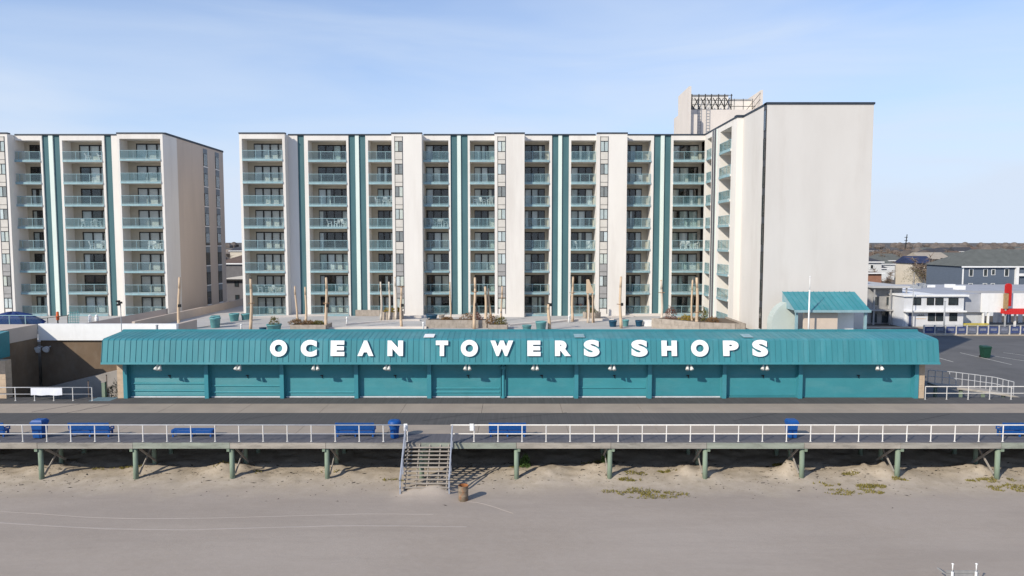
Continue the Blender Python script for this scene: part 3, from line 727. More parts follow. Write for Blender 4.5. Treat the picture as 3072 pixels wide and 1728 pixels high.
F.bay(f3(360), G0+.1, 0, .45, .15, 5, .86, 3)
F.pier(G0, G1, PL); F.cap(G0, G1, PL); F.windows(xp(uz3(564)), xp(uz3(617)), PL, seed=2)
F.cap(G1+.1, xp(uz3(1285))-.1, 0)
F.bay(G1-.05, f3(938), 0, .15, .45, 6, .86, 3)
F.pier(f3(938), f3(957)-.002, 0); stripes(957, 1003, 1030, 1080, f3); F.pier(f3(1080)+.002, f3(1096), 0)
J0, J1 = xp(uz3(1285)), xp(uz4(232))
F.bay(f3(1096), J0+.35, 0, .15, .5, 7, .86, 3)
F.pier(J0, J1, PL); F.cap(J0, J1, PL); F.windows(xp(uz4(51)), xp(uz4(100)), PL, seed=3)
XC = 23.5
F.cap(J1+.1, XC, 0)
F.bay(J1-.05, f4(394), 0, .12, .75, 8, .86, 3)
F.pier(f4(394), f4(413)-.002, 0); stripes(413, 460, 485, 530, f4); F.pier(f4(530)+.002, f4(546), 0)
F.bay(f4(546), XC+.1, 0, .1, .35, 9, .84, 3, .6)
F.finish()
# ---- wing facade (faces left), end pier, windowless front
YW0, YW1, YW2, XW, XWR = YM, 72.3, 65.5, 24.15, 34.2
FW = Facade(main, XC, YM, R(-90))          # local x = distance towards the beach
FW.pier(0, 1.1, 0); FW.bay(1.1, 3.1, 0, .1, .1, 20, .86, 3, .5, 1.4)
FW.pier(3.1, 3.35, -.05)
GREYR = mat('grey_mauve_rib', (.10,.09,.105), .6, .1, 1); 
for i, (a, b, m, y) in enumerate(((3.352,3.95,GREYR,-.06),(3.952,4.12,MINT,-.06),(4.122,4.75,GREYR,-.06),(4.752,5.1,MINT,-.03))): FW.stripe(a, b, m, y, 'grey_rib' if m is GREYR else 'pale_rib')
FW.pier(5.102, 6.2, 0); FW.bay(6.2, 10.2, 0, .15, .3, 21, .86, 3, .5, 1.4); FW.pier(10.2, YM-YW1, 0)
FW.cap(.05, YM-YW1+.02, 0)
FW.finish(SIDEW if False else STUCCO)
q = MB()
q.box(XC+2.301, XWR, YW1+.01, YM+14, 3.3, ZR-.26)           # wing core behind the bays
q.build('wing_core', STUCCO, main)
q = MB(); q.box(XW, XWR, YW2, YW1+.009, 3.3, ZR-.25); q.build('wing_wall', WALLPLAIN, main)
q = MB(); q.box(XC-.002, XW-.002, YW1-.02, YW1+.3, 3.3, ZR-.25); q.build('end_pier', STUCCO, main)
q = MB(); q.box(XW-.06, XWR+.08, YW2-.08, YW1+2, ZR-.249, ZR-.05); q.build('roof_cap', CAPD, main)
q = MB(); q.box(XC-.1, XW+.3, YW1-.1, YW1+.6, ZR-.248, ZR+.001); q.build('roof_cap', CAPD, main)
# slot window on the wing's inner edge
for k in range(NF):
    z = ZF0+FH*k+.55
    o_ = MB(); o_.box(XW-.07, XW-.003, YW2+.12, YW2+.75, z, z+2.05); o_ = o_.build('slot_window', FRAME, main)
    p_ = MB(); p_.box(XW-.095, XW-.072, YW2+.18, YW2+.69, z+.1, z+1.95); p_.build('pane', GLASS, o_)
    p_ = MB(); p_.box(XW-.06, XW-.003, YW2+.12, YW2+.75, z+2.051, z+2.69); p_.build('slot_panel', mat('slot_dark', (.05,.055,.065), .5, .2, 2), main)
# small ledges on the far edge of the wing wall
for k in range(NF):
    z = ZF0+FH*k+.2
    q = MB(); q.box(XWR+.002, XWR+.10, YW2+.5, YW2+3.4, z, z+.95); q.build('side_ledge', TEALPALE, main)
# closing walls and roof
q = MB(); q.box(A0+.01, XC+2.3, YM+2.301, YM+2.7, ZR-.55, ZR-.3)
q.box(A0+.01, A0+.4, YM+2.301, YM+17, 3.3, ZR-.3); q.box(A0+.4, XC+2.3, YM+16.6, YM+17, 3.3, ZR-.3); q.build('rear_wall', STUCCO, main)
q = MB(); q.box(A0+.05, XC+2.29, YM+.5, YM+16.9, ZR-.30, ZR-.26); q.build('roof', mat('roof_gravel', (.30,.29,.28), .95, .1, 1), main)
# rooftop machinery screen
p0, p1 = X(2044,300,92), X(2288,271,90)
PEN = mat('penthouse_cream', (.62,.56,.505), .9, .06, .6, (1,1,.3))
q = MB(); q.box(p0, p1, 89.5, 96, ZR-.3, 29.8); q.build('penthouse', PEN, main)
zc_ = 32.4
q = MB(); q.hexa([(p0-.05,87.9,25.7),(p0+.25,87.9,25.7),(p0+.25,93.5,25.7),(p0-.05,93.5,25.7)],[(p0-.05,87.9,zc_),(p0+.25,87.9,zc_),(p0+.25,93.5,zc_-.1),(p0-.05,93.5,zc_-.1)]); q.build('screen_wall', PEN, main)
q = MB(); q.hexa([(p1-.2,90,29.8),(p1+.05,90,29.8),(p1+.05,95,29.8),(p1-.2,95,29.8)],[(p1-.2,90,zc_),(p1+.05,90,zc_),(p1+.05,95,zc_-.1),(p1-.2,95,zc_-.1)]); q.build('screen_wall', PEN, main)
xm_ = p0+(p1-p0)*.66
q = MB(); q.box(p0+.251, xm_, 93.3, 93.5, 29.801, zc_-.101); q.build('screen_wall', STUCCO, main)
q = MB(); q.box(xm_+.001, p1-.201, 93.6, 93.8, 29.801, zc_-.6); q.build('screen_wall', STUCCO, main)
q = MB(); q.box(p0+.2, xm_, 93.2, 93.56, zc_-.1, zc_+.08); q.build('screen_cap', GREYM, main)
q = MB(); q.box(xm_+.002, p1, 93.5, 93.86, zc_-.599, zc_-.42); q.build('screen_cap', GREYM, main)
for i in range(8):                                           # steel frame in front of the screen
    x = p0+.4+(xm_-p0-.6)*i/7; q = MB(); q.tube((x,91.5,29.8),(x+.25*(hsh(i,2)-.5),91.5,zc_-.2),.075,n=6); q.build('frame_post', BLACK, main)
for i in range(4):
    z = 30.2+.62*i; q = MB(); q.tube((p0+.3,91.5,z),(xm_,91.5,z+.2*(hsh(i,4)-.5)),.04,n=6); q.build('frame_rail', BLACK, main)
for i in range(14):
    x = p0+.4+(xm_-p0-.9)*i/14; q = MB(); s_ = (i%2)*1.8
    q.tube((x,91.5,29.9+s_),(x+.95,91.5,29.9+1.8-s_),.06,n=6); q.build('frame_brace', BLACK, main)
for i in range(3):
    x = xm_+.4+(p1-xm_-1)*i/2; q = MB(); q.tube((x,92,29.8),(x,92,31.7),.04,n=6); q.build('frame_post', BLACK, main)
q = MB(); q.tube((xm_,92,30.7),(p1-.2,92,30.7),.04,n=6); q.build('frame_rail', BLACK, main)
q = MB(); q.beam((p1-1.9,90.6,29.9),(p1-.1,90.2,32.2),.06,.06); q.beam((p1-1.2,90.6,29.9),(p1-.1,90.2,31.4),.06,.06); q.build('frame_brace', BLACK, main)
for x in (p0+1.5, p0+2.6):
    q = MB(); q.box(x, x+.05, 89.42, 89.47, ZR, 31.0); q.box(x+.45, x+.5, 89.42, 89.47, ZR, 31.0)
    for k in range(12): q.box(x+.05, x+.45, 89.43, 89.46, ZR+.3+k*.38, ZR+.34+k*.38)
    q.build('ladder', GREYM, main)
q = MB(); q.box(p0+.05, p0+1.2, 88.4, 89.49, ZR-.2, 29.0); q.build('vent_box', PEN, main)

# ---- left block
left = thing('apartment_tower', 'cream apartment block whose long shaded side wall has two dark window strips', 'building', (-60, YM, 3.3))
FL = Facade(left, 0, YM, 0)
u1_ = lambda z: .41403*z
g1 = lambda z: xr(u1_(z)); h1 = lambda z: xp(u1_(z))
S0 = h1(-180); S1 = h1(50)
FL.pier(S0, S1, PL); FL.cap(S0, S1, PL); FL.windows(h1(-28), h1(26), PL, seed=5)
FL.bay(S1-.9, g1(286), 0, .9+.55, .12, 31, .86, 3)
FL.cap(S1+.1, h1(845)-.1, 0)
FL.pier(g1(286), g1(300)-.002, 0)
def stripesL(a,b,c,d):
    FL.stripe(g1(a), g1(b), TEALD, .16, 'teal_stripe'); FL.stripe(g1(b)+.002, g1(c)-.002, MINT, 0, 'pale_rib'); FL.stripe(g1(c), g1(d), TEALD, .16, 'teal_stripe')
stripesL(300, 347, 378, 428); FL.pier(g1(428)+.002, g1(446), 0)
FL.bay(g1(446), g1(735), 0, .95, .12, 32, .86, 3)
FL.pier(g1(735), g1(752)-.002, 0); FL.stripe(g1(752), g1(803), TEALD, .16, 'teal_stripe')
L0, L1 = h1(845), h1(1176)
FL.pier(g1(803)+.002, L0-.002, 0)
FL.pier(L0, h1(862), PL); FL.pier(h1(1158), L1, PL); FL.cap(L0, L1, PL)
FL.bay(h1(862), h1(1158), PL, 1.0, .12, 33, .84, 3, .55, 1.75)
FL.wall.box(h1(862), h1(1158), PL+2.0, 2.3, 3.3, ZR-.3)
FL.finish()
YLB = 100.2
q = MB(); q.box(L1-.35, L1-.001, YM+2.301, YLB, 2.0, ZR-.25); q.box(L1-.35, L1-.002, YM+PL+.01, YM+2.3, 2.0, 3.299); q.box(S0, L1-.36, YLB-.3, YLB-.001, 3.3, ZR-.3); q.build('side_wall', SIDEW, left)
q = MB(); q.box(L1-.5, L1+.06, YM+PL+.6, YLB+.05, ZR-.249, ZR); q.build('roof_cap', CAPD, left)
q = MB(); q.box(S0, L1-.51, YM+.5, YLB, ZR-.3, ZR-.25); q.build('roof', MATS['roof_gravel'], left)
def depthY(u, v, xx): 
    d = xx/((u-1536)/FPX); yc = (864-v)/FPX; return d*(CP+yc*SP)
for (ua, ub) in ((608.6, 620.4), (644, 655)):
    ya, yb_ = depthY(ua, 445, L1), depthY(ub, 448, L1)
    for k in range(NF):
        z = ZF0+FH*k+.35
        if k == NF-1: zt = ZR-1.2
        wv = MB(); wv.box(L1, L1+.05, ya, yb_, z, z+1.75); wv = wv.build('window', FRAME, left)
        pv = MB(); pv.box(L1+.052, L1+.062, ya+.08, yb_-.08, z+.08, z+1.67); pv.build('pane', GLASS, wv)
        sv = MB(); sv.box(L1, L1+.09, ya-.03, yb_+.03, z-.13, z-.001); sv.build('sill', WHITE, wv)
        pq = MB(); pq.box(L1, L1+.04, ya, yb_, z+1.751, z+1.751+(.818 if k < NF-1 else .6)); pq.build('panel', mat('side_panel', (.13,.15,.17), .4, .3, 2), left)

# ================================================================ PLAZA
ZP = 3.6
PLZ = mat('plaza_paving', (.44,.425,.41), .9, .08, .4, (1,1,1), .05, 10, soil=((.33,.31,.29), .5, .3, (1,2,1)))
PLZL = mat('plaza_cream', (.66,.60,.54), .9, .06, .6)
pz = thing('plaza', None, None, (0, 70, ZP)); pz['kind'] = 'structure'; pz['label'] = 'raised paved terrace between shop roof and apartment towers'
q = MB(); q.box(-33.5, 36, 57.3, 82.95, ZP-.35, ZP); q.build('paving', PLZ, pz)
q = MB(); q.box(-41.9, -33.5, 66, 100.5, ZP-.36, ZP-.004); q.box(-110, -41.9, 62.2, 82.95, ZP-.36, ZP-.004); q.box(-110,-41.9,82.95,86.5,ZP-.36,ZP-.01); q.box(-33.51,34.8,82.95,86.5,ZP-.36,ZP-.01); q.build('paving', PLZ, pz)
# curved cream walk edge in front of the main tower
def ribbon(pts, w, h, name, m, parent):
    q = MB()
    for (x0,y0),(x1,y1) in zip(pts, pts[1:]):
        q.hexa([(x0,y0-w/2,ZP+.001),(x1,y1-w/2,ZP+.001),(x1,y1+w/2,ZP+.001),(x0,y0+w/2,ZP+.001)],[(x0,y0-w/2,ZP+h),(x1,y1-w/2,ZP+h),(x1,y1+w/2,ZP+h),(x0,y0+w/2,ZP+h)])
    return q.build(name, m, parent)
def arc(u0,v0,u1,v1,bend,n=14):
    a = onz(u0,v0,ZP); b = onz(u1,v1,ZP)
    return [(a.x+(b.x-a.x)*k/n, a.y+(b.y-a.y)*k/n+bend*4*(k/n)*(1-k/n)) for k in range(n+1)]
ribbon(arc(565,990,755,962,1.2), .5, .12, 'path_edge', PLZL, pz)
ribbon(arc(745,956,1140,945,1.0), .9, .22, 'path_edge', PLZL, pz)
ribbon(arc(985,988,1280,985,.5), .7, .2, 'path_edge', PLZL, pz)
ribbon(arc(1040,976,1260,962,1.0), .5, .18, 'path_edge', PLZL, pz)
ribbon(arc(1530,978,1840,961,1.5), .6, .2, 'path_edge', PLZL, pz)
ribbon(arc(1650,970,1900,950,1.0), .6, .18, 'path_edge', PLZL, pz)
ribbon(arc(1180,955,1660,946,.2), .6, .30, 'path_edge', PLZL, pz)
ribbon(arc(1800,950,2110,946,.2), .6, .30, 'path_edge', PLZL, pz)
# parapet walls
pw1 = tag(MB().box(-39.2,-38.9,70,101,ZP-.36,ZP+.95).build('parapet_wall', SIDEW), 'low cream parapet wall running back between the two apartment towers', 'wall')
# pool-side ramp wall in front of the left block
q = MB(); a = onz(175, 966, ZP+.2); y_ = 72.0
q.hexa([(X(150,972,70),70,ZP),(X(500,970,77),77,ZP),(X(500,970,77),77.4,ZP),(X(150,972,70),70.4,ZP)],[(X(150,966,70),70,ZP+.12),(X(500,970,77),77,Z(926,77)),(X(500,970,77),77.4,Z(926,77)),(X(150,966,70),70.4,ZP+.12)])
tag(q.build('sloping_wall', mat('brown_grey_render', (.36,.31,.28), .9, .1, .6)), 'brown grey wall sloping up to the corner of the shaded tower', 'wall')

# tall bare poles
def pole(u, vt, vb, Y, r=.13, band=None, box=None, lean=0, label=None, group='pale poles in the round planter', pale=False):
    a = at(u, vt, Y); zb = max(ZP, Z(vb, Y)) if vb else ZP
    b = Vector((at(u, (vb or 985), Y).x + lean, Y, ZP))
    t = thing('timber_pole', label or 'thin pale pole in the round stone planter with yellow foliage', 'pole', b, None if label else group)
    q = MB(); n = 5
    for k in range(n):
        f0, f1 = k/n, (k+1)/n; w = lambda f: Vector((.06*math.sin(f*5+u), 0, 0))
        q.tube(b.lerp(a, f0)+w(f0), b.lerp(a, f1)+w(f1), r*(1.1-.3*f0), r*(1.1-.3*f1), 9, k in (0, n-1))
    q.build('shaft', mat('pale_pole_wood', (.58,.50,.41), .85, .14, 2, (1,1,.15)) if pale else POLE, t, True)
    q = MB(); q.lathe((a.x+.06*math.sin(5+u),Y,a.z), [(r*.8,-.02),(r*.82,.05),(r*.4,.10)], 9); q.build('tip', BLACK if hsh(u,1) > .6 else POLE, t)
    if band:
        z = Z(band, Y); q = MB(); f = (z-b.z)/(a.z-b.z); c = b.lerp(a, f)+Vector((.06*math.sin(f*5+u),0,0)); q.lathe((c.x,Y,z), [(r*1.15,0),(r*1.2,.03),(r*1.15,.08)], 10); q.box(c.x-.35,c.x+.32,Y-.05,Y+.05,z+.02,z+.09); q.build('collar', mat('rust_band', (.28,.18,.11), .8), t)
    if box:
        z = Z(box, Y); f = (z-b.z)/(a.z-b.z); c = b.lerp(a, f)+Vector((.06*math.sin(f*5+u),0,0)); q = MB(); q.box(c.x+.05,c.x+.30,Y-.28,Y-.02,z-.14,z+.16); q.tube((c.x,Y,z),(c.x+.1,Y-.12,z),.03,n=6); q.build('speaker_box', BLACK, t)
    return t
pole(537, 834, None, 70.5, .15, None, 917, label='tall bare timber pole with a black box, before the shaded tower side wall')
pole(753, 836, None, 70.5, .15, 911, label='timber pole before the corner balcony column of the wide block')
pole(978, 835, None, 70.5, .15, 911, 917, lean=.05, label='timber pole with band and black box before the second balcony column')
pole(886, 861, 967, 74.5, .11, lean=.2, label='slim leaning pole in the low stone planter with dry grass')
pole(917, 863, 940, 76.5, .13, label='pole just behind the slim leaning one by the low dry planter')
pole(1143, 845, 934, 78.5, .12, pale=True); pole(1168, 845, 934, 78.5, .12, pale=True); pole(1187, 833, 930, 78.8, .15, pale=True, label='thickest pale pole at the round yellow planter')
pole(1203, 862, None, 72.0, .14, 862, 916, lean=.05, label='banded pole with black box next to the round yellow planter')
pole(1351, 848, 958, 76, .09, label='very slim pole at the back of the long stone planter')
pole(1424, 835, None, 71.5, .15, 877, 914, label='thick banded pole with black box rising at the long stone planter')
pole(1457, 862, 936, 77, .16, label='upright pole of the pair crossing like an A'); pole(1465, 868, 936, 77.3, .13, lean=.3, label='leaning pole of the pair crossing like an A')
pole(1505, 861, 962, 74.5, .11, 895, label='banded slim pole before the second window strip')
pole(1647, 912, None, 70.5, .17, None, 914, label='shorter timber pole topped by a black box beside the teal planter pots')
pole(1718, 833, 932, 78.0, .14, 880, label='banded pole beside the rounded yellow olive shrub')
pole(1765, 880, 940, 77, .14, pale=True, label='pale upright pole under the tan post board'); pole(1776, 880, 940, 77.2, .12, lean=.25, label='leaning pole under the tan post board')
pole(1862, 832, None, 72.0, .15, 914, 913, label='banded pole with black box standing among the dark blue pots')
pole(1985, 842, 951, 76.0, .14, 879, pale=True, label='pale banded pole at the end of the wing planter')
pole(2076, 842, 985, 71.5, .10, label='slimmer pole of the close pair in the wing planter'); pole(2091, 832, None, 70.5, .16, 938, label='thicker banded pole of the close pair in the wing planter')
# board between two posts
t = thing('post_board', 'tan board fixed across a pair of leaning posts on the plaza', 'board', at(1768, 940, 76.9)); 
a, b = at(1759,838,76.85), at(1782,880,76.85)
q = MB(); q.hexa([(a.x,76.8,b.z),(b.x,76.8,b.z),(b.x,76.9,b.z),(a.x,76.9,b.z)],[(a.x,76.8,a.z),(a.x+.3,76.8,a.z),(a.x+.3,76.9,a.z),(a.x,76.9,a.z)]); q.build('board', POLE, t)
q = MB(); q.box(a.x+.1,a.x+.2,76.88,76.98,ZP,b.z+.2); q.box(b.x-.2,b.x-.1,76.88,76.98,ZP,b.z+.2); q.build('post', POLE, t)

# planter pots
def pot(u0, u1, vt, vb, m, label, group=None, plant=None, Y=None):
    p = onz((u0+u1)/2, vb, ZP) if Y is None else Vector((X((u0+u1)/2, vb, Y), Y, ZP))
    w = (at(u1,vb,p.y).x-at(u0,vb,p.y).x); h = max(.4, Z(vt,p.y)-ZP)
    t = thing('planter_pot', label, 'pot', p, group)
    q = MB(); q.lathe(p, [(w*.36,0),(w*.38,.03),(w*.47,h*.82),(w*.5,h*.84),(w*.5,h),(w*.44,h),(w*.43,h*.9)], 18); q.build('pot', m, t, True)
    q = MB(); q.lathe((p.x,p.y,p.z+h*.86), [(w*.42,0),(w*.40,.03),(.01,.05)], 14); q.build('soil', mat('soil', (.09,.065,.045), .95), t)
    if plant: bush(t, (p.x,p.y,p.z+h*.85), plant[0], plant[1], plant[2])
    return t
def bush(parent, c, w, h, m, n=260, name='foliage', d=None):
    q = MB(); rnd = random.Random(int(c[0]*97)+int(w*100)); d = d or w
    for i in range(n):
        a = rnd.uniform(0, 6.283); r = math.sqrt(rnd.random()); z = rnd.random()
        k = math.sqrt(max(.05, 1-z*z*.85)); lump = .75+.5*vnoise(a*1.3+c[0], z*3, 4)
        p = Vector((c[0]+r*k*lump*w/2*math.cos(a), c[1]+r*k*lump*d/2*math.sin(a), c[2]+z*h*lump))
        e = Vector((rnd.gauss(0,1), rnd.gauss(0,1), abs(rnd.gauss(0,1))+.6)).normalized()*rnd.uniform(.10,.22); f = e.cross(Vector((rnd.gauss(0,1),rnd.gauss(0,1),rnd.gauss(0,1)))).normalized()*rnd.uniform(.02,.05)
        q.face([p-f, p+f, p+e])
    return q.build(name, m, parent)
OLIVE = mat('shrub_olive', (.13,.115,.025), .9, .35, 4); DRYB = mat('shrub_dry_brown', (.19,.11,.05), .9, .3, 4); YEL = mat('shrub_yellow', (.30,.21,.03), .9, .35, 4); REDB = mat('shrub_red_brown', (.16,.065,.045), .9, .3, 4); GRN = mat('shrub_green', (.06,.11,.025), .9, .35, 4)
pot(630, 662, 952, 983, POTT, 'teal planter pot in front of its twin, by the parapet wall', 'teal pots by the parapet')
pot(633, 660, 947, 975, POTT, 'teal planter pot just behind its twin by the parapet wall', 'teal pots by the parapet')
pot(688, 718, 940, 964, POTT, 'wide teal planter pot standing right by the end of the main tower', None)
pot(724, 750, 941, 962, POTT, 'teal planter pot between the wide pot and a tall timber pole', None)
pot(800, 845, 972, 995, POTT, 'teal planter pot with an olive shrub, just behind the teal roof', None, (1.1, .8, OLIVE), 69.5)
pot(778, 800, 983, 996, POTB, 'low dark blue pot next to the pot with the olive shrub', None, None, 69.5)
pot(1278, 1313, 944, 959, POTB, 'dark blue pot beside the long stone planter', None)
pot(1316, 1334, 944, 959, STONE, 'small grey stone pot beside the long stone planter', None)
pot(1566, 1595, 975, 992, POTT, 'small plain teal pot near the shorter black-topped pole', None, None, 69.8)
pot(1606, 1640, 964, 991, POTT, 'large teal pot next to the shorter black-topped pole', None, None, 69.8)
pot(1826, 1851, 961, 980, POTB, 'dark blue pot on the side of the teal pot away from the white block', None)
pot(1867, 1887, 959, 979, POTT, 'small teal pot between two dark blue pots', None)
pot(1905, 1929, 961, 979, POTB, 'dark blue pot beside the white block', None)
pot(2175, 2204, 976, 994, POTB, 'dark blue pot in front of the stone planter along the wing', None, None, 69.2)
wb = onz(1945, 979, ZP); tag(MB().box(wb.x-.45,wb.x+.45,wb.y,wb.y+.6,ZP,ZP+.65).build('white_block', WHITE), 'white low block beside a dark blue pot on the plaza', 'block')
# bollard lights
for (u, vt, vb, lab) in ((724,972,990,'white bollard light near the teal roof, before the teal pots'),(1041,950,976,'white bollard light on the open grey paving'),(1707,946,968,'white bollard light below the planter with the yellow shrub'),(1270,965,989,'white bollard light at the end of the long stone planter')):
    p = onz(u, vb, ZP); h = Z(vt, p.y)-ZP
    t = thing('bollard_light', lab, 'bollard', p); q = MB(); q.lathe(p, [(.10,0),(.085,h*.7),(.085,h*.72)], 10); q.build('post', WHITE, t, True)
    q = MB(); q.lathe((p.x,p.y,p.z+h*.72+.002), [(.11,0),(.11,h*.2),(.03,h*.27)], 10); q.build('cap', WHITE, t, True)

# stone planters built of coursed stones
def stone_planter(poly, h, label, plants=(), base=ZP, cap=True):
    c = Vector((sum(p[0] for p in poly)/len(poly), sum(p[1] for p in poly)/len(poly), base))
    t = thing('stone_planter', label, 'planter', c)
    q = MB(); q.hexa([(x,y,base) for x,y in poly], [(x,y,base+h*.85) for x,y in poly]); q.build('core', mat('planter_soil', (.13,.10,.075), .95), t)
    n = len(poly); rows = max(1, int(h/.38))
    for i in range(n):
        a = Vector((*poly[i],0)); b = Vector((*poly[(i+1)%n],0)); d = b-a; L = d.length
        if L < .3: continue
        d.normalize(); nn = Vector((d.y,-d.x,0))
        if nn.dot((a+b)/2-Vector((c.x,c.y,0))) < 0: nn = -nn
        if nn.y > .6: continue                                # hidden rear side
        for r in range(rows):
            k = max(1, round(L/.85)); sh = .5*(r%2)
            for j in range(-1, k+1):
                s0 = max(0, (j+sh)/k*L); s1 = min(L, (j+1+sh)/k*L)
                if s1-s0 < .1: continue
                z0_, z1_ = base+h*r/rows+.006, base+h*(r+1)/rows-.006; o = .02*hsh(i*7+j, r)
                A_ = a+d*(s0+.008); B_ = a+d*(s1-.008); in_ = A_-nn*.10; 
                q = MB(); q.hexa([(A_+nn*(.06+o)).to_tuple()[:2]+(z0_,), (B_+nn*(.06+o)).to_tuple()[:2]+(z0_,), (B_-nn*.1).to_tuple()[:2]+(z0_,), (A_-nn*.1).to_tuple()[:2]+(z0_,)],
                                 [(A_+nn*(.06+o)).to_tuple()[:2]+(z1_,), (B_+nn*(.06+o)).to_tuple()[:2]+(z1_,), (B_-nn*.1).to_tuple()[:2]+(z1_,), (A_-nn*.1).to_tuple()[:2]+(z1_,)])
                q.build('stone', STONE, t)
    for (x, y, w, hh, m) in plants: bush(t, (x, y, base+h*.8), w, hh, m, 420)
    return t
def rect(u0, u1, vb, depth, base=ZP):
    a = onz(u0, vb, base); b = onz(u1, vb, base); return [(a.x,a.y),(b.x,b.y),(b.x,b.y+depth),(a.x,a.y+depth)]
def ctr(u, y, v=960): return X(u, v, y)
r1 = rect(872, 978, 992, 2.2); y1 = r1[0][1]
stone_planter(r1, .6, 'low stone planter with dry brown grass close behind the teal roof', [(ctr(890,y1+1), y1+1, 1.7, .55, DRYB), (ctr(925,y1+1), y1+1, 1.8, .4, DRYB), (ctr(955,y1+1.2), y1+1.2, 1.4, .35, OLIVE)])
r2 = rect(1068, 1140, 948, .6); stone_planter(r2, .75, 'brown stone wall section beside the round planter with yellow flowers')
a = onz(1172, 963, ZP); rad = 1.25
stone_planter([(a.x+rad*math.cos(R(w)), a.y+rad+rad*math.sin(R(w))) for w in range(0,360,36)], 1.0, 'round stone planter with yellow foliage and pale poles', [(a.x-.3, a.y+rad, 2.0, .5, YEL), (a.x+.7, a.y+rad+.2, 1.0, .5, OLIVE)])
r3 = rect(1280, 1460, 984, 2.2); y3 = r3[0][1]
stone_planter(r3, .85, 'long stone planter with brown shrubs before the middle of the main tower', [(ctr(1405,y3+1.2), y3+1.2, 2.2, .75, DRYB), (ctr(1430,y3+1.3), y3+1.3, 1.5, .7, REDB), (ctr(1340,y3+1.2), y3+1.2, 1.4, .3, DRYB)])
r4 = rect(1465, 1522, 990, 2.0); y4 = r4[0][1]
stone_planter(r4, .55, 'short stone planter with olive shrubs at the end of the long planter', [(ctr(1475,y4+1), y4+1, 1.3, .95, DRYB), (ctr(1500,y4+1), y4+1, 1.5, .75, OLIVE)])
r5 = rect(1652, 1760, 946, 2.0); y5 = r5[0][1]
stone_planter(r5, .75, 'stone planter with a rounded yellow olive shrub before the main tower', [(ctr(1694,y5+1,915), y5+1, 2.0, 1.0, mat('shrub_gold',(.20,.15,.025),.9,.3,4)), (ctr(1740,y5+1,920), y5+1, 1.7, .6, REDB)])
a = onz(1778, 960, ZP)
stone_planter([(a.x+1.0*math.cos(R(w)), a.y+1.0+1.0*math.sin(R(w))) for w in range(0,360,36)], .85, 'round stone planter with dry grass under the post board', [(a.x, a.y+1, 1.4, .5, OLIVE)])
r6 = [(X(1958,990,72),72.5),(X(2100,990,68.5),68.5),(X(2206,990,67.5),67.5),(23.2,67.5),(23.2,73.5),(X(1990,990,74.5),74.5)]
stone_planter(r6, 1.05, 'large angular stone planter running along the foot of the wing', [(ctr(2012,73.3,950), 73.3, 1.5, 1.2, REDB), (ctr(2110,71,950), 71, 1.2, 1.3, OLIVE), (ctr(2140,70,955), 70, 1.5, .5, DRYB), (ctr(2060,72,955), 72, 1.6, .5, YEL)])
# grey curb / podium at the foot of the windowless wall
q = MB(); q.box(23.25, 36.5, 63.4, 65.45, ZP-.3, ZP+.75); tag(q.build('podium_kerb', STONE), 'grey stone kerb along the foot of the windowless wing wall', 'kerb')

# ---- pavilion with teal hip roof
pvx0, pvx1 = 25.1, 31.8; yb0, yb1 = 63.2, 60.3
zt_, ze_ = Z(875, yb0), Z(930, yb1)
pv = thing('pavilion', 'small pavilion with teal ribbed lean-to roof and arched openings by the wing', 'pavilion', ((pvx0+pvx1)/2, 61.5, ZP))
NPn = 14; w_ = (pvx1-pvx0)/NPn
for k in range(NPn):
    q = MB(); x = pvx0+k*w_
    q.hexa([(x+.01,yb1,ze_-.04),(x+w_-.01,yb1,ze_-.04),(x+w_-.01,yb0,zt_-.04),(x+.01,yb0,zt_-.04)],[(x+.01,yb1,ze_),(x+w_-.01,yb1,ze_),(x+w_-.01,yb0,zt_),(x+.01,yb0,zt_)])
    q.hexa([(x-.018,yb1,ze_-.02),(x+.018,yb1,ze_-.02),(x+.018,yb0,zt_-.02),(x-.018,yb0,zt_-.02)],[(x-.018,yb1,ze_+.06),(x+.018,yb1,ze_+.06),(x+.018,yb0,zt_+.06),(x-.018,yb0,zt_+.06)])
    q.build('roof_panel', TEALROOF, pv)
q = MB(); q.box(pvx0-.05,pvx1+.05,yb1-.08,yb1-.002,ze_-.22,ze_-.005); q.build('gutter', TEALPALE, pv)
for x in (pvx0, pvx1-.12):
    q = MB(); q.extr([(yb1+.1,ze_-.05),(yb0,ze_-.05),(yb0,zt_-.06)], x, x+.12); q.build('gable_end', TEALPALE, pv)
PEACH = mat('peach_render', (.60,.49,.40), .9, .08, 1)
def arched(q, x0, x1, y0, y1, z0, z1, ax, r, zsp):
    n = 10                                                # wall with one arched opening
    q.box(x0, ax-r, y0, y1, z0, z1); q.box(ax+r, x1, y0, y1, z0, z1)
    for k in range(n):
        a, b = math.pi*k/n, math.pi*(k+1)/n
        xa_, xb_ = ax-r*math.cos(a), ax-r*math.cos(b); za_, zb_ = zsp+r*math.sin(a), zsp+r*math.sin(b)
        q.hexa([(xa_,y0,za_),(xb_,y0,zb_),(xb_,y0,z1),(xa_,y0,z1)],[(xa_,y1,za_),(xb_,y1,zb_),(xb_,y1,z1),(xa_,y1,z1)])
wx0 = 26.2; mid = 27.6; wx1 = 29.0
q = MB(); arched(q, wx0, mid, 60.9, 61.15, ZP, ze_-.06, wx0+.65, .45, ZP+.75); arched(q, mid+.002, wx1, 60.9, 61.15, ZP, ze_-.06, mid+.70, .45, ZP+.75); q.build('arched_wall', PEACH, pv)
q = MB(); q.box(wx1+.002, wx1+.2, 60.9, 63.2, ZP, ze_-.06); q.build('side_wall', PEACH, pv)
q = MB(); q.box(wx1+.21, pvx1-.5, 62.2, 62.4, ZP, ze_-.1); q.build('rear_panel', WHITE, pv)
for x in (pvx1-.35, pvx0+.2):
    q = MB(); q.box(x,x+.2,60.55,60.75,ZP,ze_-.05); q.build('post', TEALPALE, pv)
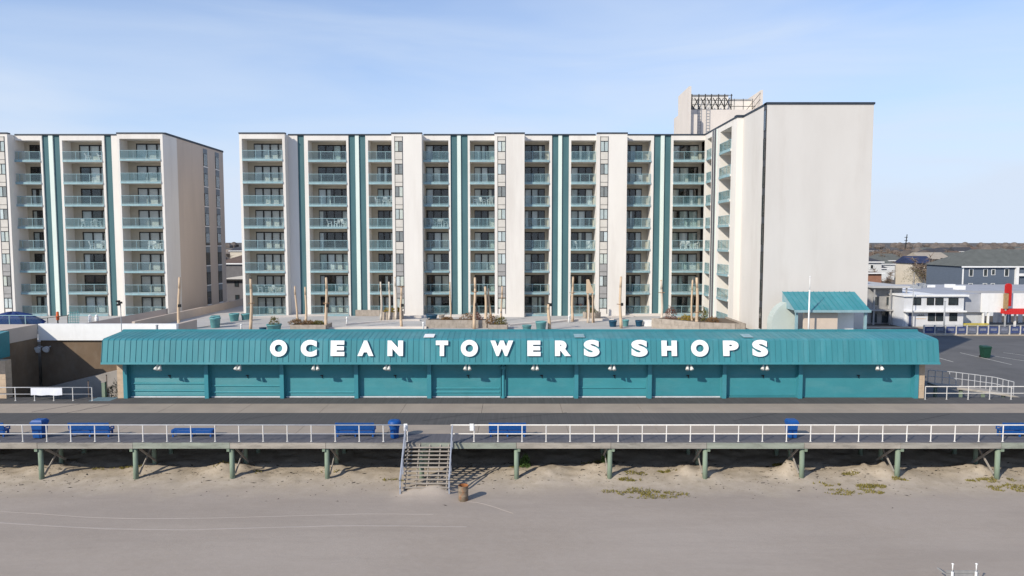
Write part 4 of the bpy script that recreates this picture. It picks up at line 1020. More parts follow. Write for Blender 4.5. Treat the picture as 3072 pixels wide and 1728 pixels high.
q = MB(); q.box(pvx0+.4, wx0-.01, 60.8, 61.0, ZP+.9, ZP+1.35); q.build('counter_band', POTT, pv)
# pale barrel canopy beside the pavilion
bc = thing('barrel_canopy', 'pale green barrel-shaped canopy at the foot of the windowless wall', 'canopy', (24.6, 63.8, ZP))
q = MB(); c0 = (25.6, 4.35+1.0)
prof_ = []
for k in range(11):
    a = R(180-9*k); prof_.append((26.0+2.2*math.cos(a), 5.2+2.2*math.sin(a)))
pts_ = [(23.8, ZP+.2)]+prof_+[(26.0, ZP+.2)]
q.hexa([(x,63.35,z) for x,z in pts_], [(x,62.2,z) for x,z in pts_]); q.build('shell', mat('pale_mint_shell', (.47,.52,.48), .5, .05, 1), bc)
# flagpole
fp = onz(2428, 1000, ZP); Yf = 59.8
t = thing('flagpole', 'slim white flagpole in front of the teal pavilion', 'flagpole', (X(2428,990,Yf), Yf, ZP))
q = MB(); x = X(2428,900,Yf); q.tube((x,Yf,ZP),(x,Yf,Z(870,Yf)),.075,.06,10); q.tube((x,Yf,Z(870,Yf)),(x,Yf,Z(832,Yf)),.04,.02,8); q.build('shaft', WHITE, t, True)
q = MB(); q.lathe((x,Yf,Z(832,Yf)), [(.02,0),(.06,.05),(.05,.10),(.01,.13)], 10); q.build('finial', WHITE, t, True)
q = MB(); q.lathe((x,Yf,ZP), [(.2,.005),(.2,.15),(.09,.2)], 12); q.build('base', GREYM, t)

# ================================================================ LEFT SIDE: neighbouring shop, brown underpass wall, fence
XN = -43.0
nb = thing('neighbour_shop', 'neighbouring teal-roofed shop with tan pillar across the alley', 'building', (-60, 55, 0))
q = MB(); q.box(-85, XN, 56, 61.4, -1.2, Z(1030,58)); q.build('wall', BROWN, nb)
q = MB(); q.box(-85, XN+.03, 55.97, 61.4, Z(1030,58)+.001, 5.3); q.build('parapet', SIDEW, nb)
xe = X(21, 1040, 56.6); k = 0
while xe-(k+1)*pw > -56:
    link('roof_panel', pm, nb, (xe-(k+1)*pw+60, -55, 0)); k += 1
q = MB(); q.extr([(y+.05,z-.06) for y,z in prof[1:]]+[(PY2,PZ0),(PY0+.1,PZ0)], xe-.03, xe-.005); q.build('gable_end', MATS['ridge_teal'], nb)
q = MB(); q.box(-56, xe-.04, PY0+.1, PY2, PZ0-.04, PZ0+.02); q.build('soffit', TEAL, nb)
for kk in range(6):
    q = MB(); z0_ = .005+kk*.52; q.box(X(-10,1150,55), X(20,1150,55)+.01*hsh(kk,2), 54.9, 55.6, z0_, min(z0_+.512,3.11)); q.build('block', TANC, nb)
q = MB(); q.box(-85, X(-10,1150,55)-.01, 55.2, 55.9, 0, 3.1); q.build('front_wall', TEAL, nb)
# terrace wall: white parapet over brown wall
tw = thing('terrace_wall', 'brown wall under a white parapet band at the end of the alley', 'wall', (-38, 61.6, 0))
zb_ = Z(1021, 61.5); zt2 = Z(972, 61.5)
q = MB(); q.box(-43.0+.04, XL+2.2, 61.5, 61.9, zb_, zt2); q.build('parapet', WHITE, tw)
q = MB(); q.box(-43.0+.04, XL+2.2, 61.75, 62.1, -1.3, zb_-.001); q.build('brown_wall', BROWN, tw)
q = MB(); q.box(XL+1.6, XL+2.0, 61.92, 66, 3.2, zt2-.1); q.build('return_wall', SIDEW, tw)
# sloping grey ramp wall
ra = thing('ramp', 'grey concrete ramp rising beside the brown wall toward the shop end', 'ramp', (-38, 60, -1.2))
xa_, xb_ = X(142,1161,60.2), X(378,1095,60.2)
q = MB(); q.extr([(60.2,0),(61.7,0),(61.7,1),(60.2,1)], 0, 1) if False else q.hexa([(xa_-1.6,60.2,-1.25),(xb_+2,60.2,-1.25),(xb_+2,61.7,-1.25),(xa_-1.6,61.7,-1.25)],[(xa_-1.6,60.2,Z(1161,60.2)-.45),(xb_+2,60.2,Z(1089,60.2)),(xb_+2,61.7,Z(1089,60.2)),(xa_-1.6,61.7,Z(1161,60.2)-.45)])
q.build('ramp_body', mat('ramp_concrete', (.33,.295,.265), .9, .12, .7, soil=((.2,.18,.16),.4,.8,(1,1,1))), ra)
for (u, vt) in ((266,1143),(321,1126)):
    t = thing('marker_post', 'thin dark post beside the grey ramp' , 'post', (X(u,1180,58.5), 58.5, -1.2), 'thin posts by the ramp'); q = MB(); x = X(u,1170,58.5); q.tube((x,58.5,-1.2),(x,58.5,Z(vt,58.5)),.045,n=8); q.build('shaft', mat('rusty_post', (.16,.12,.10), .8), t, True)
    q = MB(); q.lathe((x,58.5,Z(vt,58.5)), [(.06,0),(.06,.04),(.02,.06)], 8); q.build('cap', BLACK, t)
t = thing('fence_stub', 'short grey green timber post before the ramp', 'post', (X(312,1185,57.5),57.5,-1.2)); q = MB(); x = X(312,1170,57.5); q.box(x-.14,x+.14,57.4,57.65,-1.2,Z(1147,57.5)); q.build('post', TIMBG, t)
q = MB(); q.box(x-.16,x+.16,57.38,57.67,Z(1147,57.5)+.001,Z(1147,57.5)+.05); q.build('cap', TIMB, t)
bushes = thing('ramp_weeds', 'dark scrubby weeds at the foot of the grey ramp', 'plant', (X(340,1190,58.8),58.8,-1.2)); bush(bushes, (X(345,1190,58.8),58.8,-1.2), 2.0, 1.6, mat('dark_weeds',(.07,.065,.05),.9,.3,4), 500)
# landing strip of blue-grey paint beside the shop
q = MB(); q.box(X(276,1196,54.5), px_[0]-.8, 54.0, 55.3, .001, .006); q.build('painted_landing', mat('blue_grey_paint', (.13,.20,.23), .8), bw)
# wall lamps
wl = thing('wall_lamp', 'pair of round grey flood lamps with a box on the brown wall', 'lamp', at(112,1045,61.7))
LG = mat('lamp_grey', (.45,.45,.46), .4, .2, 4)
a = at(82,1046,61.7); q = MB(); b = at(105,1056,61.7); q.box(a.x, b.x, 61.45, 61.749, b.z, a.z+.25); q.build('control_box', mat('box_grey', (.16,.15,.14), .8), wl)
for (u, v, r) in ((116,1045,.34),(142,1044,.32)):
    c = at(u, v, 61.3); q = MB(); q.tube((c.x,61.3,c.z),(c.x,61.05,c.z-.12),r*.6,r,16); q.tube((c.x,61.3,c.z),(c.x,61.749,c.z+.1),.05,n=6); q.build('lamp_head', LG, wl)
    q = MB(); q.tube((c.x,61.045,c.z-.122),(c.x,61.02,c.z-.134),r*.8,r*.8,16); q.build('lens', mat('lens_pale', (.75,.76,.78), .15, .05, 4), wl)
# fence with banner
xf = X(276, 1180, 54.1)
fe = railing('alley_fence', 'white pipe fence with a blank white banner across the alley', -60, xf, 54.1, 0, 1.54, xf, 1.08, .54)
q = MB(); a = at(91,1164,54.03); b = at(186,1186,54.03)
n = 12
for k in range(n):
    f0, f1 = k/n, (k+1)/n; s0 = .02*math.sin(f0*14); s1 = .02*math.sin(f1*14)
    q.face([(a.x+(b.x-a.x)*f0,54.05+s0*.6,b.z+s0),(a.x+(b.x-a.x)*f1,54.05+s1*.6,b.z+s1),(a.x+(b.x-a.x)*f1,54.06,1.05),(a.x+(b.x-a.x)*f0,54.06,1.05)])
bn = q.build('banner', mat('banner_white', (.74,.75,.80), .8, .03, 2), fe)
# security camera pole on the terrace
t = thing('camera_pole', 'thin pole with black cameras rising from the shop roof corner', 'pole', (X(365,990,57.4),57.4,5.3)); x = X(363,950,57.4)
q = MB(); q.tube((x,57.4,5.2),(x,57.4,Z(905,57.4)),.035,n=8); q.build('shaft', GREYM, t)
for dx, v in ((-.12,904),(.06,908),(-.10,914)):
    q = MB(); z = Z(v,57.4); q.box(x+dx-.10,x+dx+.10,57.1,57.42,z-.07,z+.09); q.build('camera_head', BLACK, t)
t = thing('vent_pipe', 'short grey vent pipe near the end of the teal roof', 'pipe', (X(471,990,58),58,4.0)); q = MB(); x = X(471,985,58); q.tube((x,58,3.5),(x,58,Z(977,58)),.09,n=10); q.build('pipe', GREYM, t)
q = MB(); q.lathe((x,58,Z(977,58)),[(.12,0),(.12,.05),(.02,.09)],10); q.build('cowl', GREYM, t)

# pool terrace items on the far left
pt_ = onz(70, 988, ZP); 
t = thing('pool_umbrella', 'collapsed dark blue pool umbrella cover on the left terrace', 'umbrella', (X(38,960,68),68,ZP))
DB = mat('navy_canvas', (.012,.035,.14), .8, .2, 2)
c = Vector((X(38,950,68),68,ZP)); q = MB(); nn = 16; rings = []
prof2 = [(2.9,1.0),(2.6,1.25),(1.6,1.85),(.5,2.15),(.1,2.2)]
for r, z in prof2: rings.append([q.pt((c.x+r*(1+.08*math.cos(k*math.pi))*math.cos(6.283*k/nn), c.y+r*.8*math.sin(6.283*k/nn), c.z+z-(.12 if k%2 else 0))) for k in range(nn)])
for a_, b_ in zip(rings, rings[1:]):
    for k in range(nn): q.f.append([a_[k],a_[(k+1)%nn],b_[(k+1)%nn],b_[k]])
q.build('canopy', DB, t); q = MB(); q.tube((c.x,c.y,ZP),(c.x,c.y,ZP+2.3),.05,n=8); q.build('pole', GREYM, t)
# teal glass fence of the pool terrace
pf = thing('pool_fence', 'teal glass fence round the pool terrace', 'fence', (-50, 64, ZP))
x = -62
while x < X(100,990,63.5)-.3:
    q = MB(); q.box(x+.04,x+1.46,63.48,63.5,4.55,5.75); q.build('glass_panel', RAILG, pf)
    q = MB(); q.box(x-.03,x+.03,63.46,63.52,3.4,5.85); q.build('post', TEALPALE, pf); x += 1.5
q = MB(); q.box(-62,x,63.45,63.53,5.851,5.91); q.build('top_rail', TEALPALE, pf)
# orange cone-post and green mesh chair stack
t = thing('orange_marker', 'bright orange marker post on the pool terrace', 'marker', (X(173,960,73),73,ZP)); x = X(173,950,73)
q = MB(); q.lathe((x,73,ZP),[(.07,0),(.07,.75)],10); q.build('stem', BLACK, t)
q = MB(); q.lathe((x,73,ZP+.75),[(.12,0),(.15,.04),(.15,.3),(.20,.34),(.20,.44),(.14,.48),(.12,.88),(.06,.92)],12); q.build('post', mat('orange', (.62,.11,.02), .6, .08, 3), t, True)
t = thing('mesh_rack', 'teal wire rack stacked on the pool terrace next to the orange marker', 'rack', (X(218,960,73),73,ZP)); x0 = X(206,950,73); x1 = X(236,950,73)
for k in range(7):
    q = MB(); xx = x0+(x1-x0)*k/6; q.tube((xx,72.9,ZP),(xx+.1*(hsh(k,2)-.5),73.1,ZP+1.3+.5*hsh(k,7)),.03,n=5); q.build('upright', POTT, t)
for k in range(6):
    q = MB(); z = ZP+.2+.28*k; q.tube((x0-.1*hsh(k,1),73,z),(x1+.1*hsh(k,3),73,z+.1*(hsh(k,9)-.5)),.03,n=5); q.build('wire', POTT, t)
for (u, w_) in ((270,0),(290,1)):
    t = thing('pool_bollard', ['white rounded bollard on the pool terrace nearer the wire rack','white rounded bollard on the pool terrace nearer the brown sloping wall'][w_], 'bollard', (X(u,955,74),74,ZP)); x = X(u,950,74)
    q = MB(); q.lathe((x,74,ZP),[(.2,0),(.2,.9),(.16,1.05)],12); q.build('post', WHITE, t, True); q = MB(); q.lathe((x,74,ZP+1.051),[(.17,0),(.15,.12),(.04,.2)],12); q.build('cap', WHITE, t, True)
t = thing('handrail', 'dark handrail with posts on the pool terrace', 'railing', (X(140,965,71),71,ZP))
q = MB(); q.tube((X(108,955,71),71,Z(958,71)),(X(205,945,71),71,Z(946,71)),.035,n=6); q.build('rail', BLACK, t)
for u in (112,143,174,203):
    q = MB(); q.tube((X(u,960,71),71,ZP),(X(u,960,71),71,Z(957-(u-108)*.12,71)),.03,n=6); q.build('post', BLACK, t)

# ================================================================ BALCONY FURNITURE
CHW = mat('plastic_white', (.78,.78,.77), .45, .05, 4)
def chair_mesh():
    q = MB(); q.box(-.26,.26,-.24,.24,.40,.44)
    for x in (-.22,.22):
        for y in (-.2,.2): q.hexa([(x-.04+x*.2,y-.04+y*.2,0),(x+.04+x*.2,y-.04+y*.2,0),(x+.04+x*.2,y+.04+y*.2,0),(x-.04+x*.2,y+.04+y*.2,0)],[(x-.03,y-.03,.399),(x+.03,y-.03,.399),(x+.03,y+.03,.399),(x-.03,y+.03,.399)])
    for k in range(5): x = -.22+.11*k; q.hexa([(x-.03,.20,.441),(x+.03,.20,.441),(x+.03,.24,.441),(x-.03,.24,.441)],[(x-.035,.33,.84),(x+.035,.33,.84),(x+.035,.36,.84),(x-.035,.36,.84)])
    q.hexa([(-.27,.32,.841),(.27,.32,.841),(.27,.37,.841),(-.27,.37,.841)],[(-.22,.34,.93),(.22,.34,.93),(.22,.38,.93),(-.22,.38,.93)])
    for x in (-.28,.28): q.box(x-.03,x+.03,-.22,.26,.62,.66); q.box(x-.025,x+.025,-.2,-.15,.441,.619)
    return q.mesh('plastic_chair', CHW)
cm = chair_mesh()
def chairs(F_, x0, x1, plane, fl, fr, lab):
    for i, f in enumerate(fr):
        o = F_.put('plastic_chair', cm, x0+(x1-x0)*f, plane+.75, ZF0+FH*fl+.005, None)
        p = Vector(F_.T((x0+(x1-x0)*f, plane+.7+.25*hsh(i,fl), ZF0+FH*fl+.005))); o.parent = None; o.location = p; o.rotation_euler = (0,0,R(random.uniform(90,270)))
        tag(o, lab, 'chair', lab.replace('white plastic chair', 'chairs'))
chairs(FL, g1(446), g1(735), 0, 7, (.55,.85), 'white plastic chair on the top balcony between the teal stripes of the shaded tower')
chairs(FL, g1(446), g1(735), 0, 4, (.40,.62,.75), 'white plastic chair on the fourth balcony below the roof cap of the shaded tower')
chairs(FL, g1(446), g1(735), 0, 3, (.55,.85), 'white plastic chair on the third-floor middle balcony of the shaded tower')
chairs(FL, g1(446), g1(735), 0, 6, (.7,), 'lone white plastic chair one balcony below the shaded tower top')
chairs(FL, h1(862), h1(1158), PL, 3, (.6,.75,.9), 'white plastic chair on the corner balcony above the sloping wall')
chairs(F, f2(538), f2(816), 0, 4, (.5,.68,.88), 'white plastic chair in a row of three by the wide block\'s first teal stripes')
chairs(F, xp(uz2(59)), xp(uz2(352)), PL, 1, (.3,.5,.7,.9), 'white plastic chair on the corner balcony behind the banded timber pole')
chairs(F, f2(974), D0, 0, 5, (.3,.6,.85), 'white plastic chair on the narrow balcony beside the first window strip')
chairs(F, D1, f3(205), 0, 4, (.35,.6,.85), 'white plastic chair on the balcony just past the first windowed pier')
chairs(F, f3(360), G0, 0, 5, (.2,.5,.8), 'white plastic chair on the narrow balcony beside the second window strip')
chairs(F, f3(1096), J0, 0, 3, (.2,.8), 'white plastic chair on the balcony beside the third window strip')
chairs(F, J1, f4(394), 0, 6, (.6,), 'white plastic chair alone on the balcony past the last windowed pier')
chairs(F, f4(546), XC, 0, 3, (.4,.6,.85), 'white plastic chair on the balcony in the inner corner by the wing')

# ================================================================ RIGHT SIDE: ramp railings, lot, street, motel and town
railing('ramp_railing', 'white pipe railing at the boardwalk corner past the shop end', X(2776,1180,54.6), 62, 54.6, 0, 1.74, X(2776,1180,54.6), 1.05, .5, mat('rail_dull', (.56,.54,.52), .5, .1, 2))
rr = thing('sloping_railing', 'grey railing of the ramp running down beside the parking lot', 'railing', (X(2900,1140,58),58,ZL))
pts = [at(2785,1110,60.5), at(2860,1116,59.7), at(2925,1124,58.9), at(2985,1132,58.1), at(3042,1146,57.3)]
q = MB()
for a, b in zip(pts, pts[1:]): q.tube(a, b, .035, n=6)
q.build('top_rail', RAILGR, rr)
q = MB()
for a, b in zip(pts, pts[1:]): q.tube(a-Vector((0,0,.55)), b-Vector((0,0,.55)), .03, n=6)
q.build('middle_rail', RAILGR, rr)
for k in range(15):
    f = k/14*(len(pts)-1); i = min(int(f), len(pts)-2); p = pts[i].lerp(pts[i+1], f-i)
    q = MB(); q.tube((p.x,p.y,p.z-1.15),(p.x,p.y,p.z),.035,n=6); q.build('post', RAILGR, rr)
q = MB()
for a, b in zip(pts, pts[1:]):
    q.hexa([(a.x,a.y-1.5,a.z-1.3),(b.x,b.y-1.5,b.z-1.3),(b.x,b.y+.1,b.z-1.3),(a.x,a.y+.1,a.z-1.3)],[(a.x,a.y-1.5,a.z-1.12),(b.x,b.y-1.5,b.z-1.12),(b.x,b.y+.1,b.z-1.12),(a.x,a.y+.1,a.z-1.12)])
q.build('ramp_deck', TIMB, rr)
for k in range(5):
    p = pts[k]; q = MB(); q.box(p.x-.1,p.x+.1,p.y-1.2,p.y-1.0,ZL-.1,p.z-1.301); q.build('support', TIMBG, rr)
# wheelie bin on the lot
p = onz(2955, 1073, ZL); t = thing('wheeled_bin', 'dark green wheeled bin alone on the parking lot', 'bin', p)
GB = mat('bin_green', (.012,.05,.032), .5, .1, 3); w, hh = .85, 1.5
q = MB(); q.hexa([(p.x-.36,p.y-.36,ZL+.06),(p.x+.36,p.y-.36,ZL+.06),(p.x+.36,p.y+.36,ZL+.06),(p.x-.36,p.y+.36,ZL+.06)],[(p.x-.45,p.y-.45,ZL+1.25),(p.x+.45,p.y-.45,ZL+1.25),(p.x+.45,p.y+.45,ZL+1.25),(p.x-.45,p.y+.45,ZL+1.25)]); q.build('body', GB, t)
q = MB(); q.hexa([(p.x-.5,p.y-.5,ZL+1.251),(p.x+.5,p.y-.5,ZL+1.251),(p.x+.5,p.y+.5,ZL+1.251),(p.x-.5,p.y+.5,ZL+1.251)],[(p.x-.42,p.y-.42,ZL+1.42),(p.x+.42,p.y-.42,ZL+1.42),(p.x+.42,p.y+.42,ZL+1.46),(p.x-.42,p.y+.42,ZL+1.46)]); q.build('lid', GB, t)
for s in (-1,1): q = MB(); q.tube((p.x+s*.37,p.y+.3,ZL+.13),(p.x+s*.45,p.y+.3,ZL+.13),.13,n=12); q.build('wheel', BLACK, t)
# street fence with blue panels
sf = thing('street_fence', 'low fence of white posts with blue panels along the street', 'fence', (60,101.3,ZL))
x0 = X(2770,1015,101.5); k = 0
while x0+k*1.6 < 100:
    xx = x0+k*1.6
    q = MB(); q.box(xx-.07,xx+.07,101.35,101.55,ZL+.13,ZL+1.5); q.build('post', PANELB, sf)
    q = MB(); q.box(xx+.08,xx+1.52,101.40,101.46,ZL+.35,ZL+1.35); q.build('panel', [mat('fence_blue',(.05,.07,.17),.6,.3,3), mat('fence_slate',(.13,.14,.18),.6,.3,3)][k%3 == 1], sf)
    q = MB(); q.box(xx+.35,xx+1.25,101.37,101.395,ZL+.7,ZL+1.05); q.build('inset', mat('fence_pale',(.20,.21,.26),.6,.3,5), sf); k += 1
q = MB(); q.box(x0,x0+k*1.6,101.36,101.54,ZL+1.501,ZL+1.57); q.build('rail', GREYM, sf)

def wins(root, rects, y, frame=WHITE, pm_=None):
    """rects (x0,x1,z0,z1) on a wall facing -y"""
    for x0, x1, z0, z1 in rects:
        q = MB(); t_ = .09
        q.box(x0-t_,x1+t_,y-.07,y-.001,z1,z1+t_); q.box(x0-t_,x1+t_,y-.10,y-.001,z0-t_,z0); q.box(x0-t_,x0,y-.07,y-.001,z0,z1); q.box(x1,x1+t_,y-.07,y-.001,z0,z1)
        o = q.build('window', frame, root); q = MB(); q.box(x0+.002,x1-.002,y-.03,y-.001,z0+.002,z1-.002); q.build('pane', pm_ or DARKGL, o)
DARKGL = mat('dark_window_glass', (.03,.04,.045), .08, .3, 1, spec=.6)
# white motel
MW = mat('motel_white', (.63,.635,.65), .8, .06, .6, soil=((.5,.48,.45),.35,.7,(1,1,.2)))
YMt = 111.5; mo = thing('motel', 'white two-storey flat-roofed motel facing the street fence', 'building', (X(2800,978,YMt),YMt,ZL))
m0, m1 = X(2712,900,YMt), X(2892,900,YMt); zr_ = Z(884,YMt); zmid = Z(933,YMt)
q = MB(); q.box(m0,m1,YMt,YMt+16,ZL,zr_-.3); q.build('wall', MW, mo)
q = MB(); q.box(m0-.25,m1+.6,YMt-.35,YMt+16.3,zr_-.299,zr_); q.build('roof', WHITE, mo)
q = MB(); q.box(m0-.1,m1-.01,YMt-.9,YMt-.001,zmid-.12,zmid+.12); q.build('ledge', WHITE, mo)
uu = lambda z: 2560+.4003*z; vv = lambda z: 660+.4003*z
wins(mo, [(X(uu(a),900,YMt),X(uu(b),900,YMt),Z(vv(633),YMt),Z(vv(586),YMt)) for a,b in ((452,503),(555,600),(618,670),(717,782))], YMt, FRAME)
wins(mo, [(X(uu(a),950,YMt),X(uu(b),950,YMt),Z(vv(752),YMt),Z(vv(700),YMt)) for a,b in ((563,607),(622,668),(723,773))], YMt, FRAME)
q = MB(); q.box(X(uu(415),950,YMt),X(uu(435),950,YMt),YMt-.06,YMt-.001,ZL,Z(vv(698),YMt)); q.build('door', mat('door_blue',(.05,.07,.14),.6), mo)
q = MB(); q.box(X(uu(388),950,YMt),X(uu(405),950,YMt),YMt-.06,YMt-.001,ZL,Z(vv(700),YMt)); q.build('door', WHITE, mo)
c = at(uu(505), vv(718), YMt)                                     # dark emblem: a low hull shape with curls
q = MB(); q.hexa([(c.x-.75,YMt-.03,c.z-.05),(c.x+.7,YMt-.03,c.z-.05),(c.x+.7,YMt-.001,c.z-.05),(c.x-.75,YMt-.001,c.z-.05)],[(c.x-.55,YMt-.03,c.z+.06),(c.x+.75,YMt-.03,c.z+.02),(c.x+.75,YMt-.001,c.z+.02),(c.x-.55,YMt-.001,c.z+.06)])
for dx in (-.25,.1,.4): q.hexa([(c.x+dx-.16,YMt-.03,c.z+.08),(c.x+dx+.16,YMt-.03,c.z+.08),(c.x+dx+.16,YMt-.001,c.z+.08),(c.x+dx-.16,YMt-.001,c.z+.08)],[(c.x+dx-.10,YMt-.03,c.z+.17),(c.x+dx,YMt-.03,c.z+.24),(c.x+dx,YMt-.001,c.z+.24),(c.x+dx-.10,YMt-.001,c.z+.17)])
q.build('emblem', mat('emblem_grey',(.12,.12,.12),.8), mo)
q = MB(); q.box(c.x-.8,c.x+.9,YMt-.02,YMt-.001,c.z-.55,c.z-.40); q.build('faded_band', mat('faded_orange',(.62,.50,.40),.9,.2,4), mo)
# motel side part with yellow kerb
q = MB(); q.box(m1+.01,m1+4.6,YMt+1.5,YMt+15,ZL,zr_-.8); q.build('side_block', mat('motel_grey',(.52,.53,.55),.85,.08,.6), mo)
wins(mo, [(m1+.25,m1+.75,4.0-1.3,5.0-1.3),(m1+1.0,m1+1.6,4.0-1.3,5.0-1.3),(m1+3.2,m1+3.9,3.7-1.3,4.6-1.3)], YMt+1.5, FRAME)
q = MB(); q.box(m1+.1,m1+4.5,YMt+.3,YMt+.8,ZL+.14,ZL+.55); q.build('yellow_hedge_box', mat('yellow_box',(.50,.40,.05),.8,.2,3), mo)
# grey cluttered building left of the motel
go = thing('grey_building', 'dull grey two-storey building with dark ground-floor openings left of the motel', 'building', (X(2670,975,114),114,ZL))
GRY = mat('grey_render', (.34,.33,.32), .9, .2, .8, soil=((.2,.19,.18),.5,.8,(1,1,.5)))
g0, g1_ = X(2606,900,116), X(2706,900,116)
q = MB(); q.box(g0,g1_,116,130,ZL,Z(862,116)); q.build('wall', GRY, go)
q = MB(); q.box(g0-.3,g1_+.2,114.2,130,Z(862,116)+.001,Z(862,116)+.35); q.build('roof', mat('flat_roof_grey',(.46,.45,.44),.9,.1,.5), go)
q = MB(); q.box(g0-.2,g1_+.1,114.4,115.999,Z(928,116)-.15,Z(928,116)+.1); q.build('balcony', GRY, go)
for x in (g0+.1,(g0+g1_)/2,g1_-.2): q = MB(); q.box(x,x+.2,114.5,114.7,ZL,Z(862,116)); q.build('post', GRY, go)
wins(go, [(g0+.5,g0+1.5,ZL+.2,ZL+2.3),(g0+2.3,g0+3.6,ZL+.2,ZL+2.3),(g0+4.2,g0+5.1,ZL+.8,ZL+2.2),(g0+.7,g0+1.7,ZL+3.2,ZL+4.6),(g0+3,g0+4.2,ZL+3.2,ZL+4.6)], 116, GRY)
# pale long building behind the motel
pb_ = thing('long_white_building', 'long pale building with wide flat grey roof behind the motel', 'building', (X(2880,880,128),128,ZL))
l0, l1 = X(2640,870,128), X(3300,870,128)
q = MB(); q.box(l0,l1,128.5,146,ZL,Z(880,128)); q.build('wall', MW, pb_)
q = MB(); q.box(l0-.4,l1,127.8,147,Z(880,128)+.001,Z(880,128)+.5); q.build('roof', mat('flat_roof_pale',(.36,.365,.39),.9,.08,.3), pb_)
for i in range(8):
    q = MB(); x = l0+2+hsh(i,3)*(l1-l0-6)*.6; y = 130+hsh(i,5)*12; q.box(x,x+.8+hsh(i,1),y,y+1,Z(880,128)+.502,Z(880,128)+.9+.5*hsh(i,8)); q.build('roof_unit', [WHITE,GREYM][i%2], pb_)
# white shop with panel, red sign and awning
ws = thing('white_shop', 'white building on posts with big blank panels and red awning', 'building', (X(3020,978,113),113,ZL))
q = MB(); q.box(X(2945,930,112),X(3008,930,112),112,112.3,Z(937,112),Z(880,112)); q.build('panel', WHITE, ws)
q = MB(); q.box(X(3022,930,112),X(3140,930,112),112,112.3,Z(930,112),Z(880,112)); q.build('panel', WHITE, ws)
q = MB(); q.box(X(2946,930,112),70,112.31,124,Z(937,112),Z(882,112)); q.build('upper_storey', mat('shop_grey_side',(.36,.37,.40),.85,.1,.6), ws)
q = MB(); q.box(X(2955,930,113),70,115.5,124,ZL,Z(937,112)-.001); q.build('lower_wall', mat('shopfront_dark',(.10,.095,.09),.7,.3,2), ws)
for u in (2949,2964,3045,3085): q = MB(); q.box(X(u,960,112.2)-.13,X(u,960,112.2)+.13,112.1,112.35,ZL,Z(937,112)-.002); q.build('post', WHITE, ws)
for i,u in enumerate((2985,2998,3025,3060,3100)):
    q = MB(); x = X(u,960,115.5); q.box(x-.35,x+.35,115.4,115.499,ZL+.3,ZL+2.2); q.build('shop_panel', [WHITE,MW,mat('shop_blue',(.12,.16,.25),.6)][i%3], ws)
RED = mat('sign_red', (.48,.018,.015), .5, .1, 3)
q = MB(); q.hexa([(X(3014,930,111),110.6,Z(942,111)),(X(3140,930,111),110.6,Z(942,111)),(X(3140,930,111),111.99,Z(942,111)),(X(3014,930,111),111.99,Z(942,111))],[(X(3014,930,111)+.1,111.6,Z(927,111)),(X(3140,930,111),111.6,Z(927,111)),(X(3140,930,111),111.99,Z(927,111)),(X(3014,930,111)+.1,111.99,Z(927,111))]); q.build('awning', RED, ws)
rs = thing('vertical_sign', 'tall red blade sign with a tan lower board by the white shop', 'sign', (X(3020,978,111.3),111.3,ZL))
xs0 = X(3013,900,111.3); z9 = Z(850,111.3); z8 = Z(918,111.3)
RP = [(.56,z8),(.95,z8),(.95,z9-.35),(.8,z9-.08),(.5,z9),(.2,z9-.08),(.02,z9-.35),(.02,Z(879,111.3)),(.56,Z(879,111.3))]
q = MB(); q.hexa([(xs0+(.5 if a<3 else .0)+dx,yy,z) for a,(dx,z) in enumerate([])] or [(xs0+dx,111.0,z) for dx,z in RP],[(xs0+dx,111.4,z) for dx,z in RP]); q.build('red_board', RED, rs)
q = MB(); q.box(xs0-.1,xs0+.54,111.1,111.4,Z(926,111.3),Z(880,111.3)); q.build('tan_board', mat('tan_board',(.36,.24,.12),.8,.2,3), rs)
q = MB(); q.box(xs0+.15,xs0+.35,111.2,111.35,ZL,Z(926,111.3)-.001); q.build('post', GREYM, rs)
# street poles
for (u, vt, vb, Y, lab) in ((2737,852,975,110.3,'slim grey lamp post at the corner of the motel'),(2833,905,1008,103,'grey utility post before the motel windows')):
    t = thing('street_pole', lab, 'pole', (X(u,vb,Y),Y,ZL)); q = MB(); x = X(u,950,Y); q.tube((x,Y,ZL),(x,Y,Z(vt,Y)),.13 if Y<105 else .07,.10 if Y<105 else .05,8); q.build('shaft', GREYM, t, True); q = MB(); q.lathe((x,Y,Z(vt,Y)),[(.14,0),(.14,.08),(.03,.12)],8); q.build('cap', GREYM, t)
# houses behind
def house(name, label, u0, u1, veave, vridge, Y, dep, wallm, roofm, hip=True, wn=(), frame=WHITE, group=None, chim=False):
    x0, x1 = X(u0,veave,Y), X(u1,veave,Y); ze, zr = Z(veave,Y), Z(vridge,Y+dep/2)
    t = thing(name, label, 'house', ((x0+x1)/2,Y,ZL), group)
    q = MB(); q.box(x0,x1,Y,Y+dep,ZL,ze); q.build('wall', wallm, t)
    o = .45; ins = min((x1-x0)*.45, dep/2) if hip else 0
    q = MB(); b = [(x0-o,Y-o,ze+.002),(x1+o,Y-o,ze+.002),(x1+o,Y+dep+o,ze+.002),(x0-o,Y+dep+o,ze+.002)]
    i = [q.pt(p) for p in b]; r0 = q.pt((x0-o+ins,Y+dep/2,zr)); r1 = q.pt((x1+o-ins,Y+dep/2,zr))
    q.f += [[i[0],i[1],r1,r0],[i[1],i[2],r1],[i[2],i[3],r0,r1],[i[3],i[0],r0],[i[3],i[2],i[1],i[0]]]; rf = q.build('roof', roofm, t)
    q = MB(); q.box(x0-o-.05,x1+o+.05,Y-o-.12,Y-o-.005,ze-.25,ze+.05); q.build('fascia', frame, t)
    if chim: q = MB(); q.box((x0+x1)/2-.4,(x0+x1)/2+.4,Y+dep/2-.3,Y+dep/2+.5,zr-.4,zr+1.0); q.build('chimney', TANC, rf)
    wins(t, [(X(a,veave,Y),X(b,veave,Y),Z(d,Y),Z(c,Y)) for a,b,c,d in wn], Y, frame)
    return t
